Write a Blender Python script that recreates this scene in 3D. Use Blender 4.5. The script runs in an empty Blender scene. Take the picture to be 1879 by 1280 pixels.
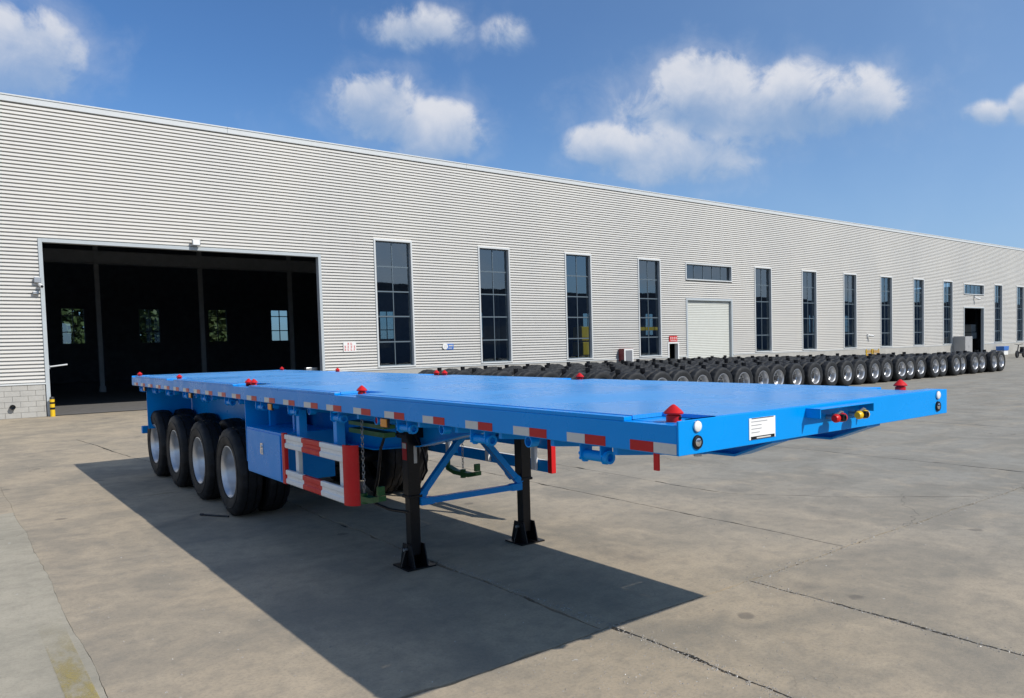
import bpy, bmesh, math, random
from mathutils import Vector, Matrix, noise as mnoise
random.seed(7)
R = math.radians
sc = bpy.context.scene
col = sc.collection
PI = math.pi

# ------------------------------------------------------------------ camera
cd = bpy.data.cameras.new('camera'); cam = bpy.data.objects.new('camera', cd); col.objects.link(cam)
cR, cU, cF = Vector((0.769, -0.638, -0.0241)), Vector((0.0494, 0.0218, 0.9985)), Vector((0.6371, 0.7693, -0.0481))
cR.normalize(); cU = (cU - cU.dot(cR)*cR).normalized(); cF = cU.cross(cR)
M = Matrix(((cR.x, cU.x, -cF.x, -2.431), (cR.y, cU.y, -cF.y, -2.247), (cR.z, cU.z, -cF.z, 1.887), (0, 0, 0, 1)))
cam.matrix_world = M
cd.sensor_fit = 'HORIZONTAL'; cd.sensor_width = 36
cd.lens = 1409.8/1879*36
cd.shift_x = (939.5-1054.38)/1879; cd.shift_y = (699.46-640)/1879
cd.clip_start = .05; cd.clip_end = 3000
sc.camera = cam

# ------------------------------------------------------------------ world: sky and clouds
SUN = Vector((0.70, -1.634, 1.549)).normalized()
w = bpy.data.worlds.new('World'); sc.world = w; w.use_nodes = True
nt = w.node_tree; nt.nodes.clear()
N, Lk = nt.nodes.new, nt.links.new
out = N('ShaderNodeOutputWorld'); bg = N('ShaderNodeBackground')
sky = N('ShaderNodeTexSky'); sky.sky_type = 'NISHITA'; sky.sun_disc = False
sky.sun_elevation = math.asin(SUN.z); sky.sun_rotation = math.atan2(SUN.x, SUN.y)
sky.altitude = 0; sky.air_density = 1.0; sky.dust_density = 0.5; sky.ozone_density = 3.0
bg.inputs[1].default_value = 0.118
def wm(op, a, b=None, c=None, clamp=False):
    n = N('ShaderNodeMath'); n.operation = op; n.use_clamp = clamp
    for i, v in enumerate((a, b, c)):
        if v is None: continue
        if isinstance(v, (int, float)): n.inputs[i].default_value = v
        else: Lk(v, n.inputs[i])
    return n.outputs[0]
def wdot(a, v):
    n = N('ShaderNodeVectorMath'); n.operation = 'DOT_PRODUCT'; Lk(a, n.inputs[0]); n.inputs[1].default_value = v
    return n.outputs['Value']
tc = N('ShaderNodeTexCoord'); dirv = tc.outputs['Generated']
def wnoise(scale, detail, rough, off=(0, 0, 0), dist=0):
    mp = N('ShaderNodeMapping'); Lk(dirv, mp.inputs[0]); mp.inputs['Location'].default_value = off
    n = N('ShaderNodeTexNoise'); Lk(mp.outputs[0], n.inputs['Vector'])
    n.inputs['Scale'].default_value = scale; n.inputs['Detail'].default_value = detail
    n.inputs['Roughness'].default_value = rough; n.inputs['Distortion'].default_value = dist
    return n.outputs['Fac']
n_big = wnoise(7, 4, .58); n_med = wnoise(21, 7, .62, (3.1, .7, 1.9), .3)
w.cycles.sampling_method = 'MANUAL'; w.cycles.sample_map_resolution = 256
# cumulus in the north-eastern sky: puffs placed on the tangent plane of one sky direction
def pixdir(x, y):
    return (cF + cR*((x-1054.38)/1409.8) - cU*((y-699.46)/1409.8)).normalized()
c0 = pixdir(940, 250); t0 = Vector((c0.y, -c0.x, 0)).normalized(); u0 = t0.cross(c0); u0 = u0 if u0.z > 0 else -u0
dc = wdot(dirv, c0)
cb = N('ShaderNodeCombineXYZ'); inv = wm('DIVIDE', 1.0, wm('MAXIMUM', dc, .2))
Lk(wm('MULTIPLY', wdot(dirv, t0), inv), cb.inputs[0]); Lk(wm('MULTIPLY', wdot(dirv, u0), inv), cb.inputs[1])
dens = None; vs = None; veil = None
for x, y, rx, ry, wt in [(20, 95, 125, 90, .95), (760, 52, 110, 46, .60), (935, 65, 58, 40, .48), (690, 190, 92, 72, .9),
        (800, 245, 105, 66, .85), (1300, 160, 112, 72, .95), (1460, 165, 92, 64, .8), (1565, 185, 118, 72, .8),
        (1400, 208, 285, 72, .82), (1110, 265, 84, 44, .8), (1240, 288, 190, 58, .70), (1815, 208, 62, 28, .6), (1885, 190, 44, 42, .7)]:
    d = pixdir(x, y); px_, py_ = d.dot(t0)/d.dot(c0), d.dot(u0)/d.dot(c0); rx /= 1409.8; ry /= 1409.8
    vm_ = N('ShaderNodeVectorMath'); vm_.operation = 'MULTIPLY_ADD'; Lk(cb.outputs[0], vm_.inputs[0])
    vm_.inputs[1].default_value = (1/rx, 1/ry, 0); vm_.inputs[2].default_value = (-px_/rx, -py_/ry, 0)
    ln = N('ShaderNodeVectorMath'); ln.operation = 'LENGTH'; Lk(vm_.outputs[0], ln.inputs[0])
    f = wm('MULTIPLY', wm('SUBTRACT', 1.15, ln.outputs['Value'], clamp=True), wt)
    sh = wm('MULTIPLY', f, wdot(vm_.outputs[0], (0, 1, 0)))
    dens = f if dens is None else wm('SMOOTH_MAX', dens, f, .12)
    if rx > .06:
        fv = wm('MULTIPLY', wm('SUBTRACT', 1.9, ln.outputs['Value'], clamp=True), wt); veil = fv if veil is None else wm('MAXIMUM', veil, fv)
    vs = sh if vs is None else wm('ADD', vs, sh)
# unseen cumulus added over the rest of the sky for whiter fill light
fld = wnoise(2.6, 3, .5, (7.3, 2.2, .4))
gout = N('ShaderNodeMapRange'); Lk(dc, gout.inputs[0]); gout.inputs[1].default_value = .80; gout.inputs[2].default_value = .70
up = N('ShaderNodeMapRange'); Lk(wdot(dirv, (0, 0, 1)), up.inputs[0]); up.inputs[1].default_value = .02; up.inputs[2].default_value = .10
f2 = wm('MULTIPLY', wm('MULTIPLY', gout.outputs[0], up.outputs[0]), wm('MULTIPLY', wm('SUBTRACT', fld, .48, clamp=True), 6.0))
dens = wm('MAXIMUM', wm('MULTIPLY', dens, wm('GREATER_THAN', dc, .55)), f2)
nn = wm('ADD', wm('MULTIPLY', wm('SUBTRACT', n_big, .5), 1.3), wm('MULTIPLY', wm('SUBTRACT', n_med, .5), 1.15))
gate = wm('MULTIPLY', dens, 3.0, clamp=True)
dd = wm('ADD', dens, wm('MULTIPLY', nn, gate))
mr = N('ShaderNodeMapRange'); mr.interpolation_type = 'SMOOTHSTEP'; Lk(dd, mr.inputs[0])
mr.inputs[1].default_value = .08; mr.inputs[2].default_value = .52; mr.inputs[3].default_value = 0; mr.inputs[4].default_value = .93
wv = wm('DIVIDE', vs, wm('ADD', dens, .12))
lit = N('ShaderNodeMapRange'); lit.interpolation_type = 'SMOOTHSTEP'
Lk(wm('ADD', wv, wm('MULTIPLY', nn, .95)), lit.inputs[0]); lit.inputs[1].default_value = -.75; lit.inputs[2].default_value = .75
cm = N('ShaderNodeMix'); cm.data_type = 'RGBA'; Lk(lit.outputs[0], cm.inputs[0])
cm.inputs[6].default_value = (2.4, 3.2, 4.4, 1); cm.inputs[7].default_value = (5.3, 5.4, 5.75, 1)
# thin veil lower in the sky
hz = N('ShaderNodeMapRange'); hz.interpolation_type = 'SMOOTHSTEP'; Lk(wdot(dirv, (0, 0, 1)), hz.inputs[0])
hz.inputs[1].default_value = .34; hz.inputs[2].default_value = .02; hz.inputs[3].default_value = 0.0; hz.inputs[4].default_value = .30
vm = N('ShaderNodeMix'); vm.data_type = 'RGBA'; 
sg = N('ShaderNodeMapRange'); sg.interpolation_type = 'SMOOTHSTEP'; sh_ = Vector((SUN.x, SUN.y, 0)).normalized(); Lk(wdot(dirv, sh_), sg.inputs[0])
sg.inputs[1].default_value = -.85; sg.inputs[2].default_value = .35; sg.inputs[4].default_value = .36      # paler towards the sun's side
Lk(wm('MULTIPLY', wm('ADD', hz.outputs[0], sg.outputs[0]), wm('ADD', .7, wm('MULTIPLY', n_big, .6))), vm.inputs[0])
tint = N('ShaderNodeMix'); tint.data_type = 'RGBA'; tint.blend_type = 'MULTIPLY'; tint.inputs[0].default_value = 1
Lk(sky.outputs[0], tint.inputs[6]); tint.inputs[7].default_value = (.44, .65, .87, 1)
Lk(tint.outputs[2], vm.inputs[6]); vm.inputs[7].default_value = (2.7, 3.9, 5.6, 1)
mx = N('ShaderNodeMix'); mx.data_type = 'RGBA'; 
vl = N('ShaderNodeMapRange'); vl.interpolation_type = 'SMOOTHSTEP'; Lk(wm('ADD', veil, wm('MULTIPLY', nn, 1.1)), vl.inputs[0])
vl.inputs[1].default_value = .35; vl.inputs[2].default_value = 1.5; vl.inputs[4].default_value = .34
Lk(wm('MAXIMUM', wm('MULTIPLY', vl.outputs[0], wm('GREATER_THAN', dc, .55)), wm('MULTIPLY', mr.outputs[0], wm('ADD', .48, wm('MULTIPLY', lit.outputs[0], .50)))), mx.inputs[0]); Lk(vm.outputs[2], mx.inputs[6]); Lk(cm.outputs[2], mx.inputs[7])
Lk(mx.outputs[2], bg.inputs[0]); Lk(bg.outputs[0], out.inputs[0])

# ------------------------------------------------------------------ sun, exposure
sl = bpy.data.lights.new('sun', 'SUN'); sl.energy = 3.5; sl.angle = R(.55); sl.color = (1, .955, .88)
so = bpy.data.objects.new('sun', sl); col.objects.link(so)
so.rotation_euler = (-SUN).to_track_quat('-Z', 'Y').to_euler()
sc.view_settings.view_transform = 'Standard'; sc.view_settings.look = 'None'
sc.view_settings.exposure = 0.28; sc.view_settings.gamma = 1; sc.view_settings.use_curve_mapping = False
sc.render.engine = 'CYCLES'; sc.cycles.max_bounces = 8; sc.cycles.transparent_max_bounces = 12
sc.cycles.caustics_reflective = False; sc.cycles.caustics_refractive = False

# ------------------------------------------------------------------ materials
MAT = {}
class NT:
    def __init__(s, name):
        s.m = bpy.data.materials.new(name); s.m.use_nodes = True; s.t = s.m.node_tree
        s.b = s.t.nodes['Principled BSDF']; s.out = s.t.nodes['Material Output']
    def n(s, k): return s.t.nodes.new(k)
    def l(s, a, b): s.t.links.new(a, b)
    def pos(s, obj=False):
        if obj: return s.n('ShaderNodeTexCoord').outputs['Object']
        return s.n('ShaderNodeNewGeometry').outputs['Position']
    def noise(s, v, scale, detail=4, rough=.55, stretch=None, off=(0, 0, 0), rot=(0, 0, 0), dist=0):
        mp = s.n('ShaderNodeMapping'); s.l(v, mp.inputs[0]); mp.inputs['Location'].default_value = off
        mp.inputs['Rotation'].default_value = rot
        if stretch: mp.inputs['Scale'].default_value = stretch
        t = s.n('ShaderNodeTexNoise'); s.l(mp.outputs[0], t.inputs['Vector']); t.inputs['Scale'].default_value = scale
        t.inputs['Detail'].default_value = detail; t.inputs['Roughness'].default_value = rough; t.inputs['Distortion'].default_value = dist
        return t.outputs['Fac']
    def rng(s, v, a, b, c=0., d=1.):
        r = s.n('ShaderNodeMapRange'); r.interpolation_type = 'SMOOTHSTEP'; s.l(v, r.inputs[0])
        for i, x in enumerate((a, b, c, d)): r.inputs[i+1].default_value = x
        return r.outputs[0]
    def mix(s, f, a, b, mode='MIX'):
        x = s.n('ShaderNodeMix'); x.data_type = 'RGBA'; x.blend_type = mode
        for i, v in ((0, f), (6, a), (7, b)):
            if isinstance(v, (int, float)): x.inputs[i].default_value = v
            elif isinstance(v, tuple): x.inputs[i].default_value = (*v, 1)
            else: s.l(v, x.inputs[i])
        return x.outputs[2]
    def math(s, op, a, b):
        x = s.n('ShaderNodeMath'); x.operation = op
        for i, v in enumerate((a, b)):
            if isinstance(v, (int, float)): x.inputs[i].default_value = v
            else: s.l(v, x.inputs[i])
        return x.outputs[0]
    def bump(s, h, st, dist=.01):
        b = s.n('ShaderNodeBump'); b.inputs['Strength'].default_value = st; b.inputs['Distance'].default_value = dist
        s.l(h, b.inputs['Height']); s.l(b.outputs[0], s.b.inputs['Normal'])
def paint(name, c, rough=.4, metal=0., var=.12, dirt=(.25, .22, .18), dirt_amt=.12, spec=.5, scale=3., coat=0., bump=0.):
    k = NT(name); p = k.pos()
    n1 = k.noise(p, scale, 5, .6); n2 = k.noise(p, scale*9, 4, .6, off=(5, 1, 2))
    c2 = tuple(x*(1-var) for x in c)
    a = k.mix(k.rng(n1, .3, .7), c, c2)
    a = k.mix(k.math('MULTIPLY', k.rng(n2, .52, .78), dirt_amt), a, dirt)
    k.l(a, k.b.inputs['Base Color'])
    k.l(k.rng(n1, .25, .75, max(.02, rough-.07), min(1, rough+.1)), k.b.inputs['Roughness'])
    k.b.inputs['Metallic'].default_value = metal; k.b.inputs['Specular IOR Level'].default_value = spec
    if coat: k.b.inputs['Coat Weight'].default_value = coat; k.b.inputs['Coat Roughness'].default_value = .12
    if bump: k.bump(n2, bump, .004)
    MAT[name] = k.m
    return k.m
BLUE = (.0, .285, .78)
paint('blue_paint', BLUE, .30, var=.04, dirt=(.03, .25, .58), dirt_amt=.08, spec=.2)
paint('red_paint', (.60, .016, .018), .38, var=.10, dirt_amt=.06, spec=.22)
paint('white_paint', (.78, .78, .76), .42, var=.05, dirt_amt=.15)
paint('black_paint', (.007, .007, .009), .36, var=.2, dirt=(.05, .045, .04), dirt_amt=.18, spec=.3)
paint('green_paint', (.012, .13, .025), .45, var=.25, dirt_amt=.2)
paint('amber_plastic', (.75, .27, .02), .3, var=.05, dirt_amt=.05)
paint('tape_white', (.62, .60, .56), .35, var=.06, dirt_amt=.12)
paint('tape_red', (.50, .016, .018), .32, var=.08, dirt_amt=.05, spec=.25)
paint('galv', (.48, .49, .50), .38, .85, var=.2, dirt_amt=.1)
paint('chrome', (.75, .75, .76), .15, 1.0, var=.05, dirt_amt=.02)
paint('silver_rim', (.62, .63, .65), .34, .75, var=.12, dirt=(.2, .18, .15), dirt_amt=.18, scale=6)
paint('dark_steel', (.035, .036, .04), .5, .3, var=.3, dirt_amt=.2)
paint('rubber', (.011, .011, .013), .6, var=.3, spec=.3, dirt=(.07, .065, .06), dirt_amt=.25, scale=7, bump=.25)
paint('rubber_dusty', (.020, .022, .025), .66, spec=.35, var=.3, dirt=(.10, .095, .09), dirt_amt=.35, scale=5, bump=.25)
paint('lamp_white', (.88, .88, .86), .12, var=.02, dirt_amt=.03, coat=.6)
paint('yellow_paint', (.78, .50, .012), .4, var=.1, dirt_amt=.15)
paint('trim', (.60, .62, .62), .40, var=.06, dirt_amt=.12)
paint('trim_grey', (.46, .50, .52), .42, var=.08, dirt_amt=.15)
paint('mullion', (.13, .17, .20), .35, .2, var=.08, dirt_amt=.1)
paint('inner_wall', (.13, .145, .18), .7, var=.2, dirt_amt=.1)  # darker than white sheeting, so part of the indoor gloom is in the colour
paint('column_grey', (.40, .42, .44), .55, var=.15, dirt_amt=.2)
paint('plinth_render', (.42, .41, .38), .85, var=.15, dirt=(.25, .22, .18), dirt_amt=.45, scale=1.2, bump=.3)
paint('block', (.44, .43, .40), .88, var=.14, dirt=(.26, .24, .20), dirt_amt=.4, scale=2.5, bump=.5)
paint('shutter', (.62, .63, .58), .45, var=.06, dirt_amt=.15)
paint('grey_cabinet', (.36, .36, .36), .45, var=.08, dirt_amt=.15)
paint('sign_blue', (.04, .16, .50), .4, var=.05, dirt_amt=.05)
paint('maroon', (.16, .01, .015), .4, var=.1, dirt_amt=.1)
paint('cardboard', (.42, .26, .09), .8, var=.2, dirt_amt=.2)
paint('grey_glass', (.22, .23, .25), .12, var=.05, dirt_amt=.05)
paint('print_grey', (.34, .34, .36), .6, var=.05, dirt_amt=0)
paint('bark', (.07, .05, .035), .9, var=.3, dirt_amt=.2)
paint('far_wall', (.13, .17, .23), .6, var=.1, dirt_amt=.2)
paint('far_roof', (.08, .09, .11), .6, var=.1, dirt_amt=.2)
paint('stone_bit', (.36, .33, .29), .9, var=.35, dirt_amt=.2, scale=30)

def mk_leaf(name, c):
    k = NT(name); p = k.pos(); n = k.noise(p, 1.3, 3)
    k.l(k.mix(k.rng(n, .3, .7), c, tuple(x*.55 for x in c)), k.b.inputs['Base Color'])
    k.b.inputs['Roughness'].default_value = .6; k.b.inputs['Transmission Weight'].default_value = 0
    MAT[name] = k.m
mk_leaf('leaf', (.085, .13, .035)); mk_leaf('leaf_pale', (.13, .16, .05))

def mk_cladding():
    k = NT('cladding'); p = k.pos()
    big = k.noise(p, .22, 4, .6, (1, 1, .5)); run = k.noise(p, 2.2, 5, .65, (1, 1, .05)); fine = k.noise(p, 30, 3, .5)
    a = k.mix(k.rng(big, .3, .7), (.72, .695, .645), (.66, .645, .61))
    a = k.mix(k.math('MULTIPLY', k.rng(run, .52, .85), .22), a, (.46, .43, .38))
    k.l(a, k.b.inputs['Base Color'])
    k.l(k.rng(big, .2, .8, .36, .5), k.b.inputs['Roughness'])
    k.b.inputs['Specular IOR Level'].default_value = .4
    MAT['cladding'] = k.m
mk_cladding()

def mk_glass():
    k = NT('window_glass')
    tr = k.n('ShaderNodeBsdfTransparent'); tr.inputs[0].default_value = (.50, .60, .66, 1)
    gl = k.n('ShaderNodeBsdfGlossy'); gl.inputs[0].default_value = (.80, .92, 1.0, 1); gl.inputs['Roughness'].default_value = .012
    wv = k.noise(k.pos(), .8, 2, .5); bp = k.n('ShaderNodeBump'); bp.inputs['Strength'].default_value = .035; bp.inputs['Distance'].default_value = .05
    k.l(wv, bp.inputs['Height']); k.l(bp.outputs[0], gl.inputs['Normal'])
    fr = k.n('ShaderNodeLayerWeight'); fr.inputs[0].default_value = .5; sch = k.math('ADD', k.math('MULTIPLY', k.math('POWER', fr.outputs['Facing'], 4.0), .9), .05)
    f = k.math('ADD', sch, .16)
    mxs = k.n('ShaderNodeMixShader'); k.l(f, mxs.inputs[0]); k.l(tr.outputs[0], mxs.inputs[1]); k.l(gl.outputs[0], mxs.inputs[2])
    k.l(mxs.outputs[0], k.out.inputs[0]); MAT['window_glass'] = k.m
mk_glass()

def mk_checker():
    k = NT('checker_plate'); p = k.pos()
    big = k.noise(p, .9, 4, .6); sm = k.noise(p, 14, 4, .6, (1, .25, 1))
    a = k.mix(k.rng(big, .3, .7), (.02, .30, .76), (.045, .335, .77))
    a = k.mix(k.math('MULTIPLY', k.rng(sm, .5, .8), .12), a, (.15, .36, .68))
    oi = k.n('ShaderNodeObjectInfo'); a = k.mix(k.math('MULTIPLY', oi.outputs['Random'], .22), a, (.10, .38, .78))  # per-plate tone paints in the bands of reflected wall and sky
    scf = k.noise(p, 5, 6, .7, (1, .18, 1), off=(3, 0, 0)); a = k.mix(k.math('MULTIPLY', k.rng(scf, .58, .75), .13), a, (.30, .44, .62))
    k.l(a, k.b.inputs['Base Color']); k.l(k.math('ADD', k.rng(big, .3, .7, .22, .36), k.math('MULTIPLY', k.rng(scf, .5, .75), .08)), k.b.inputs['Roughness'])
    # raised lozenges of tread plate
    hs = []
    for sgn, ox in ((1, 0), (-1, .5)):
        mp = k.n('ShaderNodeMapping'); k.l(p, mp.inputs[0]); mp.inputs['Rotation'].default_value = (0, 0, R(45*sgn)); mp.inputs['Scale'].default_value = (38, 12, 0)
        mp.inputs['Location'].default_value = (ox, ox, 0)
        v = k.n('ShaderNodeTexVoronoi'); v.feature = 'F1'; v.inputs['Randomness'].default_value = 0; k.l(mp.outputs[0], v.inputs['Vector']); v.inputs['Scale'].default_value = 1
        hs.append(k.rng(v.outputs['Distance'], .36, .2))
    k.bump(k.math('MAXIMUM', hs[0], hs[1]), .75, .0025)
    k.b.inputs['Specular IOR Level'].default_value = .55
    MAT['checker_plate'] = k.m
mk_checker()

def mk_concrete(name, beige, grey, light=0.):
    k = NT(name); p = k.pos()
    big = k.noise(p, .16, 5, .6); med = k.noise(p, .9, 6, .62, (1, 1, 1), (4, 2, 0), dist=.4)
    strk = k.noise(p, 1.4, 5, .6, (.25, 1.3, 1), rot=(0, 0, R(38))); fine = k.noise(p, 45, 5, .7); grain = k.noise(p, 240, 3, .7)
    sx = k.n('ShaderNodeSeparateXYZ'); k.l(p, sx.inputs[0])
    xr = k.rng(k.math('ADD', sx.outputs[0], k.math('MULTIPLY', k.math('SUBTRACT', big, .5), 9)), 1.0, 8.5)
    a = k.mix(xr, beige, grey)
    a = k.mix(k.math('MULTIPLY', k.rng(med, .36, .66), .60), a, tuple(x*.62 for x in grey))
    a = k.mix(k.math('MULTIPLY', k.rng(strk, .48, .72), .22), a, tuple(x*1.2 for x in beige))
    mot = k.noise(p, 7, 5, .65, off=(2, 8, 0)); a = k.mix(k.math('MULTIPLY', k.rng(mot, .42, .68), .34), a, tuple(x*.58 for x in grey))
    mot2 = k.noise(p, 2.6, 6, .68, (1, .55, 1), off=(6, 1, 0), rot=(0, 0, R(-52)), dist=.5); a = k.mix(k.math('MULTIPLY', k.rng(mot2, .50, .70), .30), a, tuple(x*1.28 for x in beige))
    stain = k.noise(p, .55, 6, .66, off=(9, 3, 1), dist=.8)
    a = k.mix(k.math('MULTIPLY', k.rng(stain, .58, .74), .55), a, (.15, .135, .115))
    # dark oil dots and pale paint flecks
    v = k.n('ShaderNodeTexVoronoi'); v.inputs['Scale'].default_value = 1.1; k.l(p, v.inputs['Vector'])
    wob = k.math('ADD', v.outputs['Distance'], k.math('MULTIPLY', k.math('SUBTRACT', k.noise(p, 9, 3), .5), .10))
    a = k.mix(k.math('MULTIPLY', k.rng(wob, .085, .05), .55), a, (.10, .09, .08))
    wp = k.n('ShaderNodeVectorMath'); wp.operation = 'ADD'; k.l(p, wp.inputs[0]); wn = k.n('ShaderNodeTexNoise'); wn.inputs['Scale'].default_value = 1.7; wn.inputs['Detail'].default_value = 5; k.l(p, wn.inputs['Vector'])
    wsc = k.n('ShaderNodeVectorMath'); wsc.operation = 'SCALE'; wsc.inputs['Scale'].default_value = .9; k.l(wn.outputs['Color'], wsc.inputs[0]); k.l(wsc.outputs[0], wp.inputs[1])
    vc = k.n('ShaderNodeTexVoronoi'); vc.feature = 'DISTANCE_TO_EDGE'; vc.inputs['Scale'].default_value = .33; k.l(wp.outputs[0], vc.inputs['Vector'])
    a = k.mix(k.math('MULTIPLY', k.math('MULTIPLY', k.rng(vc.outputs['Distance'], .0028, .0008), k.rng(k.noise(p, .45, 3, .5, off=(8, 8, 2)), .50, .60)), .7), a, (.07, .06, .05))
    fl = k.noise(p, 13, 5, .55, (1, 1.0, 1), off=(1, 7, 0)); fm = k.noise(p, .7, 3, .5, off=(2, 2, 5))
    a = k.mix(k.math('MULTIPLY', k.math('MULTIPLY', k.rng(fl, .70, .74), k.rng(fm, .50, .62)), .75), a, (.60, .59, .56))
    a = k.mix(k.math('MULTIPLY', k.rng(fine, .42, .75), .42), a, tuple(x*.5 for x in grey))
    a = k.mix(k.math('MULTIPLY', k.rng(grain, .5, .8), .40), a, tuple(min(.7, x*1.6) for x in beige))
    a = k.mix(k.math('MULTIPLY', k.rng(grain, .48, .2), .35), a, tuple(x*.45 for x in grey))
    k.l(a, k.b.inputs['Base Color'])
    k.l(k.rng(med, .3, .7, .72, .92), k.b.inputs['Roughness']); k.b.inputs['Specular IOR Level'].default_value = .3
    k.bump(k.math('ADD', k.math('MULTIPLY', fine, .7), k.math('MULTIPLY', grain, .5)), .45, .006)
    MAT[name] = k.m
mk_concrete('concrete', (.43, .35, .25), (.30, .285, .245))
mk_concrete('concrete_light', (.42, .375, .29), (.40, .37, .295))
paint('joint_dirt', (.075, .068, .058), .95, var=.35, dirt=(.16, .14, .11), dirt_amt=.5, scale=14, bump=.8)
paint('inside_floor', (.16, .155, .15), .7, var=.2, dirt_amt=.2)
def mk_worn_line():
    k = NT('worn_yellow'); p = k.pos(); n = k.noise(p, 5, 6, .7, (1.6, .5, 1)); n2 = k.noise(p, 60, 3, .6)
    k.b.inputs['Base Color'].default_value = (.42, .33, .10, 1); k.b.inputs['Roughness'].default_value = .85
    sx = k.n('ShaderNodeSeparateXYZ'); k.l(p, sx.inputs[0]); k.l(k.math('MULTIPLY', k.math('MULTIPLY', k.rng(n, .38, .62, .08, .75), k.rng(n2, .3, .55, .4, 1)), k.rng(k.math('ADD', sx.outputs[1], k.math('MULTIPLY', n, 1.6)), 5.3, 3.6)), k.b.inputs['Alpha']); MAT['worn_yellow'] = k.m
mk_worn_line()

# ------------------------------------------------------------------ mesh helpers
class MB:
    def __init__(s): s.v = []; s.f = []; s.mi = []
    def box(s, x0, x1, y0, y1, z0, z1, m=0):
        o = len(s.v); s.v += [(x, y, z) for z in (z0, z1) for y in (y0, y1) for x in (x0, x1)]
        for q in ((0, 2, 3, 1), (4, 5, 7, 6), (0, 1, 5, 4), (2, 6, 7, 3), (0, 4, 6, 2), (1, 3, 7, 5)):
            s.f.append(tuple(o+i for i in q)); s.mi.append(m)
        return s
    def prism(s, pts, axis, a, b, m=0):
        """polygon pts (2D) swept along axis from a to b; order of the 2D pair: x->(y,z), y->(x,z), z->(x,y)"""
        def P(p, t): return {'x': (t, p[0], p[1]), 'y': (p[0], t, p[1]), 'z': (p[0], p[1], t)}[axis]
        o = len(s.v); n = len(pts)
        s.v += [P(p, a) for p in pts] + [P(p, b) for p in pts]
        area = sum(pts[i][0]*pts[(i+1) % n][1]-pts[(i+1) % n][0]*pts[i][1] for i in range(n))
        flip = (area > 0) == (axis == 'y')
        fs = [tuple(range(n))[::-1], tuple(range(n, 2*n))] + [(i, (i+1) % n, n+(i+1) % n, n+i) for i in range(n)]
        if (a > b): flip = not flip
        for q in fs:
            s.f.append(tuple(o+i for i in (q[::-1] if flip else q))); s.mi.append(m)
        return s
    def lathe(s, prof, axis='x', c=(0, 0, 0), n=24, m=0, cog=None):
        """prof: (t along axis, radius); cog(i,k,r)->r lets the radius vary"""
        o = len(s.v); k = len(prof)
        for i in range(n):
            a = 2*PI*i/n; ca, sa = math.cos(a), math.sin(a)
            for j, (t, r) in enumerate(prof):
                if cog: r = cog(i, j, r)
                p = {'x': (t, r*ca, r*sa), 'y': (r*sa, t, r*ca), 'z': (r*ca, r*sa, t)}[axis]
                s.v.append((p[0]+c[0], p[1]+c[1], p[2]+c[2]))
        for i in range(n):
            for j in range(k-1):
                a, b = o+i*k+j, o+((i+1) % n)*k+j
                s.f.append((a, a+1, b+1, b)); s.mi.append(m)
        return s
    def cyl(s, axis, c, r, h0, h1, n=16, m=0):
        e = 1e-4
        return s.lathe([(h0, e), (h0, r), (h1, r), (h1, e)], axis, c, n, m)
    def tube(s, pts, r, n=8, m=0, flat=None):
        pts = [Vector(p) for p in pts]; o = len(s.v); k = len(pts)
        up = Vector((0, 0, 1))
        for i, p in enumerate(pts):
            d = (pts[min(i+1, k-1)]-pts[max(i-1, 0)]).normalized()
            a = d.cross(up)
            if a.length < .05: a = d.cross(Vector((1, 0, 0)))
            a.normalize(); b = a.cross(d)
            rad = r[i] if isinstance(r, (list, tuple)) else r
            for j in range(n):
                t = 2*PI*(j+.5)/n
                s.v.append(tuple(p + a*math.cos(t)*rad*(flat or 1) + b*math.sin(t)*rad))
        for i in range(k-1):
            for j in range(n):
                s.f.append((o+i*n+j, o+i*n+(j+1) % n, o+(i+1)*n+(j+1) % n, o+(i+1)*n+j)); s.mi.append(m)
        s.f.append(tuple(o+j for j in range(n))[::-1]); s.mi.append(m)
        s.f.append(tuple(o+(k-1)*n+j for j in range(n))); s.mi.append(m)
        return s
    def mesh(s, name, mats, smooth=False):
        me = bpy.data.meshes.new(name); me.from_pydata(s.v, [], s.f)
        for m in (mats if isinstance(mats, (list, tuple)) else [mats]): me.materials.append(MAT[m])
        if any(s.mi): me.polygons.foreach_set('material_index', s.mi)
        
        if name != 'pane': bm = bmesh.new(); bm.from_mesh(me); bmesh.ops.recalc_face_normals(bm, faces=bm.faces); bm.to_mesh(me); bm.free()
        if smooth: me.shade_smooth(); me.set_sharp_from_angle(angle=R(38))
        return me
    def build(s, name, mats, parent=None, bevel=0, smooth=False, seg=2):
        return place(name, s.mesh(name, mats, smooth), parent, bevel=bevel, seg=seg)
def place(name, me, parent=None, loc=(0, 0, 0), rot=(0, 0, 0), bevel=0, seg=2):
    o = bpy.data.objects.new(name, me); col.objects.link(o); o.location = loc; o.rotation_euler = rot
    if parent is not None: o.parent = parent
    if bevel:
        md = o.modifiers.new('bevel', 'BEVEL'); md.width = bevel; md.segments = seg; md.limit_method = 'ANGLE'; md.angle_limit = R(40)
    return o
def empty(name, loc=(0, 0, 0), rz=0):
    o = bpy.data.objects.new(name, None); col.objects.link(o); o.location = loc; o.rotation_euler = (0, 0, rz); o.empty_display_size = .2
    return o
def tag(o, label=None, cat=None, group=None, kind=None):
    for k, v in (('label', label), ('category', cat), ('group', group), ('kind', kind)):
        if v: o[k] = v
    return o
def B(*a): return MB().box(*a)

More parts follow.
